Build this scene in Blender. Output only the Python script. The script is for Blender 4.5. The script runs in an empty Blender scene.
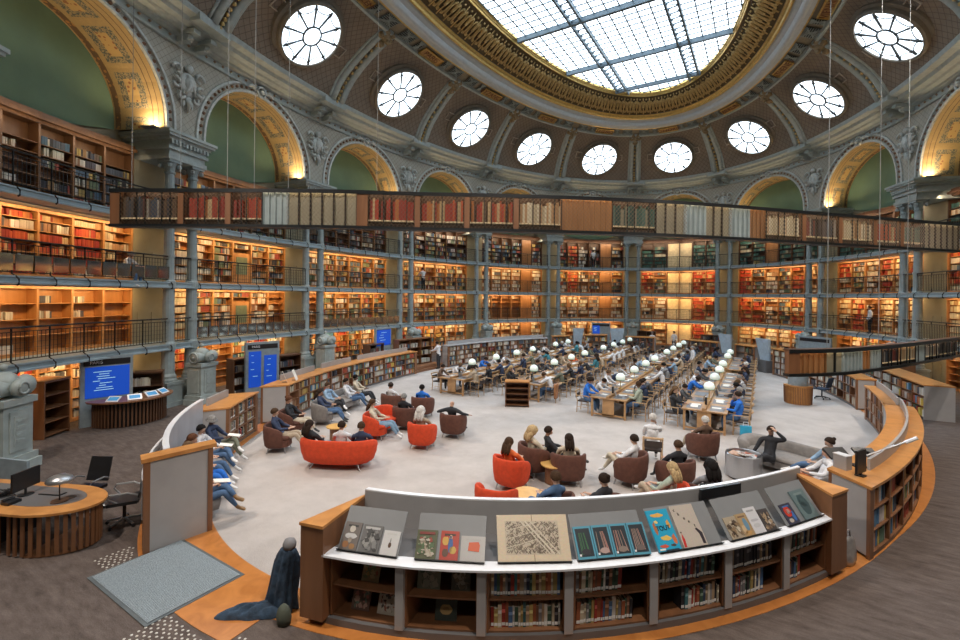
import bpy, math, random
from mathutils import Matrix, Vector
R = math.radians
SKYS = 3.0; FILL_PWR = 2500
rnd = random.Random(7)
scene = bpy.context.scene
COL = scene.collection
A, B = 15.487, 24.93            # semi axes of the oval ring of columns
ORD = ['zeroth','first','second','third','fourth','fifth','sixth','seventh','eighth','ninth','tenth','eleventh','twelfth','thirteenth','fourteenth','fifteenth','sixteenth','seventeenth','eighteenth','nineteenth','twentieth',
       'twenty-first','twenty-second','twenty-third','twenty-fourth','twenty-fifth','twenty-sixth','twenty-seventh','twenty-eighth','twenty-ninth','thirtieth','thirty-first','thirty-second','thirty-third','thirty-fourth','thirty-fifth']

# ------------------------------------------------------------------ mesh builder
class MB:
    def __init__(s):
        s.v = []; s.f = []; s.m = []; s.c = []; s.uv = []
    def add(s, vs, fs, m=0, c=None, M=None, uv=None):
        n = len(s.v)
        if M is not None: vs = [M @ Vector(p) for p in vs]
        s.v += [tuple(p) for p in vs]
        for i, f in enumerate(fs):
            s.f.append([n + j for j in f]); s.m.append(m); s.c.append(c)
            s.uv.append(uv[i] if uv else None)
    def box(s, x0, x1, y0, y1, z0, z1, M=None, m=0, c=None):
        vs = [(x0,y0,z0),(x1,y0,z0),(x1,y1,z0),(x0,y1,z0),(x0,y0,z1),(x1,y0,z1),(x1,y1,z1),(x0,y1,z1)]
        s.add(vs, [(0,3,2,1),(4,5,6,7),(0,1,5,4),(1,2,6,5),(2,3,7,6),(3,0,4,7)], m, c, M)
    def tube(s, pts, r, n=6, m=0, c=None, M=None, closed=False, cap=True):
        pts = [Vector(p) for p in pts]; N = len(pts)
        rr = r if isinstance(r, (list, tuple)) else [r]*N
        rings = []; up = Vector((0,0,1))
        for i, p in enumerate(pts):
            a = pts[i-1] if (i > 0 or closed) else p
            b = pts[(i+1) % N] if (i < N-1 or closed) else p
            d = (b-a).normalized() if (b-a).length > 1e-9 else Vector((0,0,1))
            u = d.cross(up)
            if u.length < .05: u = d.cross(Vector((1,0,0)))
            u.normalize(); w = u.cross(d)
            rings.append([p + (u*math.cos(t)+w*math.sin(t))*rr[i] for t in [2*math.pi*k/n for k in range(n)]])
        vs = [q for ring in rings for q in ring]; fs = []
        for i in range(N if closed else N-1):
            j = (i+1) % N
            for k in range(n):
                l = (k+1) % n
                fs.append((i*n+k, i*n+l, j*n+l, j*n+k))
        if cap and not closed:
            fs.append(tuple(range(n-1,-1,-1))); fs.append(tuple((N-1)*n+k for k in range(n)))
        s.add(vs, fs, m, c, M)
    def lathe(s, prof, n=16, m=0, c=None, M=None, a0=0, a1=2*math.pi):
        full = abs(a1-a0-2*math.pi) < 1e-6
        k = n if full else n+1
        vs = []; fs = []
        for (r, z) in prof:
            for i in range(k):
                t = a0+(a1-a0)*i/n; vs.append((r*math.cos(t), r*math.sin(t), z))
        for j in range(len(prof)-1):
            for i in range(n):
                l = (i+1) % k
                fs.append((j*k+i, j*k+l, (j+1)*k+l, (j+1)*k+i))
        if full:
            if prof[0][0] > 1e-4: fs.append(tuple(range(k-1,-1,-1)))
            if prof[-1][0] > 1e-4: fs.append(tuple((len(prof)-1)*k+i for i in range(k)))
        s.add(vs, fs, m, c, M)
    def ball(s, c0, r, n=10, m=0, c=None, M=None):
        rx, ry, rz = r if isinstance(r, (tuple, list)) else (r, r, r)
        vs = []; fs = []; h = n//2
        for j in range(h+1):
            t = math.pi*j/h
            for i in range(n):
                p = 2*math.pi*i/n
                vs.append((c0[0]+rx*math.sin(t)*math.cos(p), c0[1]+ry*math.sin(t)*math.sin(p), c0[2]+rz*math.cos(t)))
        for j in range(h):
            for i in range(n):
                l = (i+1) % n
                fs.append((j*n+i, (j+1)*n+i, (j+1)*n+l, j*n+l))
        s.add(vs, fs, m, c, M)
    def prism(s, poly, z0, z1, m=0, c=None, M=None):
        n = len(poly)
        vs = [(x,y,z0) for x,y in poly]+[(x,y,z1) for x,y in poly]
        fs = [tuple(range(n-1,-1,-1)), tuple(range(n,2*n))]+[(i,(i+1)%n,n+(i+1)%n,n+i) for i in range(n)]
        s.add(vs, fs, m, c, M)
    def build(s, name, mats, parent=None, smooth=False, M=None):
        me = bpy.data.meshes.new(name)
        me.from_pydata(s.v, [], s.f)
        if not isinstance(mats, (list, tuple)): mats = [mats]
        for m in mats: me.materials.append(m)
        me.polygons.foreach_set('material_index', s.m)
        if smooth: me.polygons.foreach_set('use_smooth', [True]*len(s.f))
        if any(c is not None for c in s.c):
            at = me.color_attributes.new('col', 'FLOAT_COLOR', 'CORNER')
            buf = []
            for f, c in zip(s.f, s.c):
                c = c or (.5,.5,.5)
                buf += [c[0],c[1],c[2],1.]*len(f)
            at.data.foreach_set('color', buf)
        if any(u is not None for u in s.uv):
            lay = me.uv_layers.new(name='UVMap'); buf = []
            for f, u in zip(s.f, s.uv):
                for k in range(len(f)): buf += list(u[k]) if u else [0.,0.]
            lay.data.foreach_set('uv', buf)
        me.update()
        o = bpy.data.objects.new(name, me); COL.objects.link(o)
        if M is not None: o.matrix_world = M
        if parent is not None: o.parent = parent
        return o

def tag(o, label=None, cat=None, group=None, kind=None):
    if label: o['label'] = label
    if cat: o['category'] = cat
    if group: o['group'] = group
    if kind: o['kind'] = kind
    return o
def empty(name, loc=(0,0,0), rz=0, M=None):
    o = bpy.data.objects.new(name, None); COL.objects.link(o); o.empty_display_size = .1
    if M is not None: o.matrix_world = M
    else: o.location = (loc[0],loc[1],loc[2] if len(loc) > 2 else 0); o.rotation_euler = (0,0,rz)
    return o
def kids(o): return KIDS.get(o.name, [])
KIDS = {}
def dup(root, loc=None, rz=None, M=None):
    r = root.copy(); COL.objects.link(r)
    if M is not None: r.matrix_world = M
    else:
        if loc is not None: r.location = loc
        if rz is not None: r.rotation_euler = (0,0,rz)
    for ch in list(root.children):
        c = ch.copy(); COL.objects.link(c); c.parent = r
        for g in list(ch.children):
            d = g.copy(); COL.objects.link(d); d.parent = c
    return r
def struct(o): o['kind'] = 'structure'; return o
def TR(x, y, z=0, rz=0, rx=0, ry=0):
    return Matrix.Translation((x,y,z)) @ Matrix.Rotation(rz,4,'Z') @ Matrix.Rotation(ry,4,'Y') @ Matrix.Rotation(rx,4,'X')

# ------------------------------------------------------------------ oval coordinates
NT = 4000
_s = [0.]
for i in range(NT):
    t0, t1 = 2*math.pi*i/NT, 2*math.pi*(i+1)/NT
    _s.append(_s[-1]+math.hypot(A*(math.cos(t1)-math.cos(t0)), B*(math.sin(t1)-math.sin(t0))))
def ang_of(fr):
    fr %= 1.0; x = fr*_s[-1]; lo, hi = 0, NT
    while hi-lo > 1:
        m = (lo+hi)//2
        if _s[m] <= x: lo = m
        else: hi = m
    return 2*math.pi*(lo+(x-_s[lo])/(_s[hi]-_s[lo]))/NT
def AK(k): return ang_of(.25+1/32+(5-k)/16)
BAY = _s[-1]/16
def RP(k, o, z):
    a = AK(k); return Vector(((A+o)*math.cos(a), (B+o)*math.sin(a), z))
def FM(k, o, z):                       # frame: x along the wall (left to right seen from inside), y outward, z up
    a = AK(k); p = RP(k, o, z)
    n = Vector((math.cos(a)/A, math.sin(a)/B, 0)).normalized()
    x = Vector((n.y, -n.x, 0))
    M = Matrix(((x.x, n.x, 0, p.x), (x.y, n.y, 0, p.y), (0,0,1,p.z), (0,0,0,1)))
    return M
def GP(g, deg, z=0):
    a = R(deg); return Vector((A*g*math.cos(a), B*g*math.sin(a), z))
def GM(g, deg, z=0):                   # frame on the counter ring: x = clockwise tangent, y outward
    a = R(deg); p = GP(g, deg, z)
    n = Vector((math.cos(a)/A, math.sin(a)/B, 0)).normalized(); x = Vector((n.y, -n.x, 0))
    return Matrix(((x.x, n.x, 0, p.x), (x.y, n.y, 0, p.y), (0,0,1,p.z), (0,0,0,1)))
def sweep(mb, prof, k0, k1, n, m=0, closed_prof=False, c=None):
    """profile of (offset, z) swept round the oval from k0 to k1"""
    P = prof+[prof[0]] if closed_prof else prof
    L = [0]
    for i in range(1, len(P)): L.append(L[-1]+math.hypot(P[i][0]-P[i-1][0], P[i][1]-P[i-1][1]))
    vs = []; fs = []; uv = []; w = len(P)
    for i in range(n+1):
        k = k0+(k1-k0)*i/n
        for (o, z) in P: vs.append(RP(k, o, z))
    for i in range(n):
        ka, kb = (k0+(k1-k0)*i/n)*BAY, (k0+(k1-k0)*(i+1)/n)*BAY
        for j in range(w-1):
            fs.append((i*w+j, (i+1)*w+j, (i+1)*w+j+1, i*w+j+1))
            uv.append(((ka,L[j]),(kb,L[j]),(kb,L[j+1]),(ka,L[j+1])))
    mb.add(vs, fs, m, c, None, uv)
    if closed_prof:
        w1 = w-1
        mb.add([RP(k0,o,z) for o,z in prof], [tuple(range(w1))], m, c)
        mb.add([RP(k1,o,z) for o,z in prof], [tuple(range(w1-1,-1,-1))], m, c)
def gsweep(mb, prof, d0, d1, n, m=0, c=None):
    """closed profile of (gamma, z) swept along the counter ring between two angles"""
    w = len(prof); vs = []; fs = []
    for i in range(n+1):
        d = d0+(d1-d0)*i/n
        for (g, z) in prof: vs.append(GP(g, d, z))
    for i in range(n):
        for j in range(w):
            l = (j+1) % w
            fs.append((i*w+j, (i+1)*w+j, (i+1)*w+l, i*w+l))
    fs.append(tuple(range(w))); fs.append(tuple(n*w+j for j in range(w-1,-1,-1)))
    mb.add(vs, fs, m, c)

# ------------------------------------------------------------------ materials
def nt(name):
    m = bpy.data.materials.new(name); m.use_nodes = True
    n = m.node_tree; n.nodes.clear()
    o = n.nodes.new('ShaderNodeOutputMaterial'); p = n.nodes.new('ShaderNodeBsdfPrincipled')
    n.links.new(p.outputs[0], o.inputs[0])
    return m, n, p, o
def node(n, t, **kw):
    x = n.nodes.new(t)
    for k, v in kw.items():
        if k.startswith('_'): setattr(x, k[1:], v)
        else: x.inputs[int(k[1:]) if k[0]=='i' and k[1:].isdigit() else k].default_value = v
    return x
def rgba(c): return (c[0], c[1], c[2], 1)
def simple(name, base, rough=.6, metal=0, var=.12, scale=6., bump=0, bscale=None, coat=0, spec=.5, stretch=None):
    m, n, p, o = nt(name)
    p.inputs['Roughness'].default_value = rough; p.inputs['Metallic'].default_value = metal
    p.inputs['Specular IOR Level'].default_value = spec
    tc = node(n, 'ShaderNodeTexCoord'); mp = node(n, 'ShaderNodeMapping')
    n.links.new(tc.outputs['Object'], mp.inputs[0])
    if stretch: mp.inputs['Scale'].default_value = stretch
    nz = node(n, 'ShaderNodeTexNoise', Scale=scale, Detail=4.)
    n.links.new(mp.outputs[0], nz.inputs['Vector'])
    r = node(n, 'ShaderNodeValToRGB'); r.color_ramp.elements[0].position = .3; r.color_ramp.elements[1].position = .7
    r.color_ramp.elements[0].color = rgba([max(0,x*(1-var)) for x in base]); r.color_ramp.elements[1].color = rgba([min(1,x*(1+var)) for x in base])
    n.links.new(nz.outputs[0], r.inputs[0]); n.links.new(r.outputs[0], p.inputs['Base Color'])
    if bump:
        b = node(n, 'ShaderNodeBump', Strength=bump, Distance=.02)
        nb = node(n, 'ShaderNodeTexNoise', Scale=bscale or scale*4, Detail=3.)
        n.links.new(mp.outputs[0], nb.inputs['Vector']); n.links.new(nb.outputs[0], b.inputs['Height']); n.links.new(b.outputs[0], p.inputs['Normal'])
    return m
def wood(name, c1, c2, rough=.4, scale=3., stretch=(1,1,.12)):
    m = simple(name, c1, rough, 0, 0, scale, stretch=stretch)
    n = m.node_tree
    r = [x for x in n.nodes if x.type == 'VALTORGB'][0]
    r.color_ramp.elements[0].color = rgba(c1); r.color_ramp.elements[1].color = rgba(c2)
    nz = [x for x in n.nodes if x.type == 'TEX_NOISE'][0]; nz.inputs['Distortion'].default_value = 1.2; nz.inputs['Detail'].default_value = 6
    return m
def attrmat(name, rough=.6, spec=.3):
    m, n, p, o = nt(name)
    a = node(n, 'ShaderNodeVertexColor', _layer_name='col')
    nz = node(n, 'ShaderNodeTexNoise', Scale=25.)
    mx = node(n, 'ShaderNodeMixRGB', _blend_type='MULTIPLY'); mx.inputs[0].default_value = .25
    n.links.new(a.outputs[0], mx.inputs[1]); n.links.new(nz.outputs[1], mx.inputs[2]); n.links.new(mx.outputs[0], p.inputs['Base Color'])
    p.inputs['Roughness'].default_value = rough; p.inputs['Specular IOR Level'].default_value = spec
    return m
def emit(name, col, st):
    m, n, p, o = nt(name)
    p.inputs['Base Color'].default_value = rgba(col); p.inputs['Emission Color'].default_value = rgba(col); p.inputs['Emission Strength'].default_value = st
    p.inputs['Roughness'].default_value = .5
    return m
def M_(n, op, a, b=None, c=None):
    x = n.nodes.new('ShaderNodeMath'); x.operation = op
    for i, v in enumerate((a, b, c)):
        if v is None: continue
        if isinstance(v, (int, float)): x.inputs[i].default_value = v
        else: n.links.new(v, x.inputs[i])
    return x.outputs[0]
def mixc(n, f, c1, c2):
    x = n.nodes.new('ShaderNodeMixRGB')
    if isinstance(f, (int, float)): x.inputs[0].default_value = f
    else: n.links.new(f, x.inputs[0])
    for i, c in ((1, c1), (2, c2)):
        if isinstance(c, (tuple, list)): x.inputs[i].default_value = rgba(c)
        else: n.links.new(c, x.inputs[i])
    return x.outputs[0]
def uvsep(n):
    tc = node(n, 'ShaderNodeTexCoord'); s = node(n, 'ShaderNodeSeparateXYZ'); n.links.new(tc.outputs['UV'], s.inputs[0])
    return tc, s.outputs[0], s.outputs[1]
def linemask(n, v, period, width):     # 1 on thin lines of the given period
    f = M_(n, 'FRACT', M_(n, 'DIVIDE', v, period))
    d = M_(n, 'ABSOLUTE', M_(n, 'SUBTRACT', f, .5))
    return M_(n, 'GREATER_THAN', d, .5-width/period/2)
def lattice_mat(name, base, line, acc, per=.5, w=.05):
    m, n, p, o = nt(name); tc, u, v = uvsep(n)
    a = M_(n, 'ADD', u, v); b = M_(n, 'SUBTRACT', u, v)
    ml = M_(n, 'MAXIMUM', linemask(n, a, per, w), linemask(n, b, per, w))
    vo = node(n, 'ShaderNodeTexVoronoi', Scale=7.); n.links.new(tc.outputs['UV'], vo.inputs['Vector'])
    sp = M_(n, 'LESS_THAN', vo.outputs['Distance'], .28)
    nz = node(n, 'ShaderNodeTexNoise', Scale=1.5); n.links.new(tc.outputs['UV'], nz.inputs['Vector'])
    c0 = mixc(n, nz.outputs[0], [x*.8 for x in base], [x*1.15 for x in base])
    c1 = mixc(n, M_(n, 'MULTIPLY', sp, .55), c0, acc)
    c2 = mixc(n, M_(n, 'MULTIPLY', ml, .8), c1, line)
    n.links.new(c2, p.inputs['Base Color']); p.inputs['Roughness'].default_value = .7
    return m
def soffit_mat(name):                  # painted and gilded arch soffit: uv = (along the arch, depth)
    m, n, p, o = nt(name); tc, u, v = uvsep(n)
    vo = node(n, 'ShaderNodeTexVoronoi', Scale=6.); n.links.new(tc.outputs['UV'], vo.inputs['Vector'])
    nz = node(n, 'ShaderNodeTexNoise', Scale=9., Detail=3., Distortion=2.); n.links.new(tc.outputs['UV'], nz.inputs['Vector'])
    base = mixc(n, nz.outputs[0], (.34,.24,.11), (.52,.38,.18))
    fu = M_(n, 'ABSOLUTE', M_(n, 'SUBTRACT', M_(n, 'FRACT', M_(n, 'DIVIDE', u, 1.6)), .5))
    dv = M_(n, 'ABSOLUTE', M_(n, 'SUBTRACT', v, 1.05))
    inp = M_(n, 'MULTIPLY', M_(n, 'LESS_THAN', fu, .40), M_(n, 'LESS_THAN', dv, .48))
    inn = M_(n, 'MULTIPLY', M_(n, 'LESS_THAN', fu, .26), M_(n, 'LESS_THAN', dv, .22))
    ring = M_(n, 'SUBTRACT', inp, inn)
    orn = mixc(n, M_(n, 'GREATER_THAN', nz.outputs[0], .5), (.10,.12,.11), (.38,.30,.17))
    core = mixc(n, M_(n, 'LESS_THAN', vo.outputs['Distance'], .3), (.52,.36,.15), (.30,.13,.06))
    c = mixc(n, ring, base, orn); c = mixc(n, inn, c, core)
    ed = M_(n, 'MULTIPLY', M_(n, 'GREATER_THAN', v, 1.72), M_(n, 'LESS_THAN', v, 1.94))
    dots = mixc(n, M_(n, 'LESS_THAN', vo.outputs['Distance'], .35), (.16,.10,.06), (.42,.22,.08))
    c = mixc(n, ed, c, dots)
    ln = M_(n, 'MAXIMUM', M_(n, 'LESS_THAN', M_(n, 'ABSOLUTE', M_(n, 'SUBTRACT', v, .42)), .02), M_(n, 'LESS_THAN', M_(n, 'ABSOLUTE', M_(n, 'SUBTRACT', v, .2)), .015))
    c = mixc(n, ln, c, (.15,.10,.06))
    n.links.new(c, p.inputs['Base Color']); p.inputs['Roughness'].default_value = .55
    return m
def carpet(name, c1, c2, st, scale=2.2):
    m, n, p, o = nt(name)
    tc = node(n, 'ShaderNodeTexCoord'); mp = node(n, 'ShaderNodeMapping'); mp.inputs['Scale'].default_value = st
    n.links.new(tc.outputs['Object'], mp.inputs[0])
    a = node(n, 'ShaderNodeTexNoise', Scale=scale, Detail=5., Roughness=.7); n.links.new(mp.outputs[0], a.inputs['Vector'])
    b = node(n, 'ShaderNodeTexNoise', Scale=60., Detail=2.); n.links.new(tc.outputs['Object'], b.inputs['Vector'])
    r = node(n, 'ShaderNodeValToRGB'); r.color_ramp.elements[0].position = .32; r.color_ramp.elements[1].position = .68
    r.color_ramp.elements[0].color = rgba(c1); r.color_ramp.elements[1].color = rgba(c2)
    n.links.new(a.outputs[0], r.inputs[0])
    c = mixc(n, .3, r.outputs[0], b.outputs[0])
    mx = node(n, 'ShaderNodeMixRGB', _blend_type='MULTIPLY'); mx.inputs[0].default_value = .5
    n.links.new(r.outputs[0], mx.inputs[1]); n.links.new(b.outputs[0], mx.inputs[2])
    g = node(n, 'ShaderNodeGamma'); n.links.new(mx.outputs[0], g.inputs[0]); g.inputs[1].default_value = .93
    n.links.new(g.outputs[0], p.inputs['Base Color']); p.inputs['Roughness'].default_value = .95; p.inputs['Specular IOR Level'].default_value = .1
    bp = node(n, 'ShaderNodeBump', Strength=.4, Distance=.01); n.links.new(b.outputs[0], bp.inputs['Height']); n.links.new(bp.outputs[0], p.inputs['Normal'])
    return m

W_ORANGE = wood('honey_oak', (.40,.19,.065), (.56,.29,.11))
W_SHELF  = wood('shelf_oak', (.30,.14,.055), (.42,.21,.085))
W_DARK   = wood('dark_walnut', (.070,.032,.018), (.12,.058,.030))
W_UPPER  = wood('upper_shelf_oak', (.17,.085,.04), (.25,.13,.06))
BOARDM   = simple('slanted_board_grey', (.20,.21,.22), .4, 0, .05, 3.)
W_MID    = wood('walnut', (.16,.070,.032), (.24,.11,.05))
W_TOP    = wood('countertop_oak', (.44,.19,.055), (.62,.29,.09), .3, 2.5, (1,1,1))
W_FLOOR  = wood('floor_oak', (.42,.15,.035), (.58,.23,.06), .35, 3., (1,1,1))
W_TABLE  = wood('table_oak', (.36,.20,.09), (.50,.30,.14), .35, 3., (1,.12,1))
W_CHAIR  = wood('chair_oak', (.42,.26,.13), (.55,.36,.19), .4, 5.)
IRON     = simple('painted_iron', (.29,.35,.36), .45, 0, .10, 4.)
IRON_L   = simple('painted_stone', (.36,.41,.40), .5, 0, .12, 5., bump=.3)
FASCIA   = simple('slab_paint', (.30,.38,.42), .45, 0, .1, 3.)
PLASTER  = simple('olive_plaster', (.30,.28,.20), .7, 0, .08, 2.)
RAILM    = simple('black_railing_iron', (.018,.020,.022), .35, .4, .1, 5.)
GREENW   = simple('green_lunette', (.115,.20,.14), .8, 0, .08, 1.2)
CREAM    = simple('cream_panel', (.75,.62,.38), .5)
STONE    = simple('grey_plaster', (.30,.33,.32), .6, 0, .15, 3., bump=.2)
STONE_L  = simple('pale_ornament', (.54,.57,.55), .5, 0, .15, 8.)
GOLD     = simple('gilding', (.62,.42,.14), .38, .75, .15, 6.)
GOLD_M   = simple('matt_gilding', (.55,.38,.15), .5, .3, .2, 9.)
COVE     = lattice_mat('painted_cove', (.215,.175,.135), (.07,.055,.045), (.24,.17,.12), .42, .04)
SPAND    = lattice_mat('painted_spandrel', (.44,.42,.355), (.20,.19,.16), (.42,.38,.30), .30, .025)
SOFFIT   = soffit_mat('gilded_soffit')
BOOKM    = attrmat('book_cloth', .6)
PRINT    = attrmat('printed_cover', .35, .5)
GREY     = simple('grey_laminate', (.36,.355,.36), .4, 0, .05, 3.)
GREY_D   = simple('dark_grey_laminate', (.13,.13,.135), .4, 0, .05, 3.)
WHITE_M  = simple('white_metal_ledge', (.78,.80,.84), .3, .1, .03, 3.)
BLACK    = simple('black_plastic', (.015,.015,.017), .35, 0, .1, 5.)
STEEL    = simple('brushed_steel', (.45,.46,.48), .3, .8, .05, 20., stretch=(1,1,8))
PAPER    = simple('paper', (.80,.78,.72), .7, 0, .05, 8.)
CARPET_O = carpet('brown_carpet', (.090,.070,.063), (.175,.140,.125), (1,3.2,1))
CARPET_I = carpet('pale_grey_carpet', (.50,.455,.43), (.62,.57,.54), (1,1,1), 1.2)
MATM     = None
GLASSE   = emit('daylit_frosted_glass', (.86,.94,1.0), 1.15)
SKYE     = emit('skylight_glass', (.80,.91,1.0), SKYS)
LAMPG    = emit('lit_opal_glass', (.80,.90,.84), .22)
LED      = emit('warm_strip_light', (1.,.72,.35), 6.)
# ================================================================== SETTING
def disc_ring(name, g0, g1, z, m, a0=0, a1=360, n=120, th=0.0, by_off=None):
    mb = MB()
    vs = []; fs = []
    for i in range(n+1):
        d = a0+(a1-a0)*i/n
        for g in (g0, g1): vs.append(GP(g, d, z))
    for i in range(n): fs.append((2*i, 2*i+1, 2*i+3, 2*i+2))
    mb.add(vs, fs)
    return mb.build(name, m)
# floors
fo = disc_ring('floor', .682, 1.165, 0, CARPET_O); struct(fo)
mb = MB(); mb.add([GP(.685, i*3, 0.0) for i in range(120)], [tuple(range(120))]); fi = mb.build('floor', CARPET_I); struct(fi)
mb = MB()
gsweep(mb, [(.681,-.02),(.681,.008),(.7075,.008),(.7075,-.02)], -85, 268-360+360-8, 150)
gsweep(mb, [(.681,-.02),(.681,.009),(.731,.009),(.731,-.02)], -85, -122, 30)
vs_ = []; fs_ = []
for j in range(37):
    d = -38+1.5*j; g = .7075+.0009*max(0,min(30,d+34))
    for gg, z in ((.69,.009),(g,.009),(g,-.02)): vs_.append(GP(gg, d, z))
for j in range(36):
    for q in range(2): fs_.append((3*j+q,3*j+3+q,3*j+4+q,3*j+1+q))
mb.add(vs_, fs_)
struct(mb.build('trim_1', W_FLOOR))

# shell behind the galleries, all the way round
mb = MB(); sweep(mb, [(2.05,0),(2.05,15.2)], 0, 16, 128); struct(mb.build('wall_back', PLASTER))

SPR, STI, RA = 11.0, .35, 3.05
def arch_pts(rad, n=20):
    pts = [(-rad, SPR)]
    for i in range(n+1):
        t = math.pi*(1-i/n); pts.append((rad*math.cos(t), SPR+STI+rad*math.sin(t)))
    pts.append((rad, SPR))
    return pts
def kx(i, x): return i+.5+x/BAY
TOPZ = 14.75
wall = MB(); soff = MB(); lun = MB(); mold = MB()
for i in range(16):
    # front face with an arched opening
    pts = arch_pts(RA)
    xs = [-BAY/2]+[p[0] for p in pts]+[BAY/2]; zs = [SPR]+[p[1] for p in pts]+[SPR]
    for j in range(len(xs)-1):
        x0, x1, z0, z1 = xs[j], xs[j+1], zs[j], zs[j+1]
        if x1-x0 < 1e-6: continue
        wall.add([RP(kx(i,x0),0,z0), RP(kx(i,x1),0,z1), RP(kx(i,x1),0,TOPZ), RP(kx(i,x0),0,TOPZ)], [(0,1,2,3)],
                 uv=[((x0+i*BAY,z0),(x1+i*BAY,z1),(x1+i*BAY,TOPZ),(x0+i*BAY,TOPZ))])
    L = 0
    for j in range(len(pts)-1):
        (x0,z0),(x1,z1) = pts[j], pts[j+1]; d = math.hypot(x1-x0, z1-z0)
        for a, b in ((0,.5),(.5,1.0),(1.0,1.5),(1.5,2.05)):
            soff.add([RP(kx(i,x0),a,z0), RP(kx(i,x1),a,z1), RP(kx(i,x1),b,z1), RP(kx(i,x0),b,z0)], [(0,1,2,3)], uv=[((L,a),(L+d,a),(L+d,b),(L,b))])
        L += d
    # green lunette at the back
    lp = [RP(kx(i,x),2.0,z) for x, z in [(-RA,10.2)]+pts+[(RA,10.2)]]
    for j in range(1, len(lp)-2):
        lun.add([RP(kx(i,0),2.0,10.2), lp[j], lp[j+1]], [(0,1,2)])
    # raised archivolt mouldings
    for rad, w, d in ((RA+.02,.10,.10),(RA+.38,.10,.09)):
        q0 = arch_pts(rad, 24); q1 = arch_pts(rad+w, 24)
        for j in range(len(q0)-1):
            a, b, c_, e = q0[j], q0[j+1], q1[j+1], q1[j]
            F = [RP(kx(i,p[0]),-d,p[1]) for p in (a,b,c_,e)]; K = [RP(kx(i,p[0]),.01,p[1]) for p in (a,b,c_,e)]
            mold.add(F+K, [(0,1,2,3),(0,4,5,1),(3,2,6,7)])
    # beads between the mouldings
    if -2 <= (i if i < 12 else i-16) <= 8:
        for j in range(34):
            t = math.pi*(j+.5)/34; x, z = (RA+.25)*math.cos(t), SPR+STI+(RA+.25)*math.sin(t)
            mold.ball(RP(kx(i,x),-.04,z), .075, 6, m=1)
struct(wall.build('wall_arcade', SPAND)); struct(soff.build('wall_arch_soffit', SOFFIT)); struct(lun.build('wall_lunette', GREENW))
struct(mold.build('trim_2', [STONE_L, simple('rust_bead', (.26,.14,.08))], smooth=False))

# entablature and cornice above the arches
mb = MB()
sweep(mb, [(0.02,14.60),(-.12,14.62),(-.14,14.72),(-.10,14.75),(-.10,14.95),(-.32,15.0),(-.36,15.1),(-.62,15.14),(-.70,15.22),(-.98,15.26),(-1.06,15.42),(-1.38,15.48),(-1.44,15.62),(-1.44,15.70)], 0, 16, 192)
struct(mb.build('trim_3', IRON_L))
mb = MB(); 
for i in range(16*18):
    k = i/18
    kk = k if k < 12 else k-16
    if not -2 <= kk <= 9: continue
    mb.ball(RP(k,-.13,14.84), .07, 5)
struct(mb.build('trim_4', simple('bead_row', (.30,.20,.12))))
# painted cove
CP = [(-1.42,15.66),(-1.62,16.0),(-1.85,16.4),(-2.2,16.85),(-2.75,17.36),(-3.4,17.88),(-4.1,18.34),(-4.9,18.76)]
mb = MB(); sweep(mb, CP, 0, 16, 192); struct(mb.build('ceiling', COVE))
# ribs of the cove: two rolls with a beaded flat between them
def off_cove(o, z, d):
    return (o+d*-.66, z-d*.75)
for r in range(-1, 10):
    mb = MB()
    for s in (-1, 1):
        mb.tube([RP(r+s*.040, o-.02, z-.06) for o, z in CP], .17, 8)
        mb.tube([RP(r+s*.072, o, z-.02) for o, z in CP], .07, 6)
    for j in range(len(CP)-1):
        for t in (0, .5):
            o = CP[j][0]*(1-t)+CP[j+1][0]*t; z = CP[j][1]*(1-t)+CP[j+1][1]*t
            mb.ball(RP(r, o-.05, z-.1), .10, 6, m=1)
    ob = mb.build('ceiling_rib', [IRON_L, GOLD_M], smooth=True); struct(ob)
    # boss
    mb = MB()
    for dx, do, dz, rr in ((0,0,0,.34),(-.35,.05,.0,.22),(.35,.05,0,.22),(0,.35,-.25,.25),(-.22,-.25,.15,.2),(.22,-.25,.15,.2),(0,-.1,-.3,.16)):
        mb.ball(RP(r+dx/BAY*1.2, -4.75+do, 18.55+dz), rr, 7)
    struct(mb.build('ceiling_boss', simple('boss_bronze', (.30,.22,.12), .5, .2, .3, 9.), smooth=True))
# thin panel lines in the cove beside each oculus
mb = MB()
for i in range(-1, 9):
    for s in (-1, 1):
        for q in (-.22, .22):
            mb.tube([RP(i+.5+s*(1.75+dx)/BAY*1.15, -2.9+q*1.0, 17.42-q*.8-.02) for dx in (0,.5)], .035, 5)
        for dx in (0, .55): mb.tube([RP(i+.5+s*(1.75+dx)/BAY*1.15, -2.9+q, 17.42-q*.8-.02) for q in (-.25,0,.25)], .035, 5)
struct(mb.build('trim_5', simple('pale_line', (.38,.33,.27))))
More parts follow.
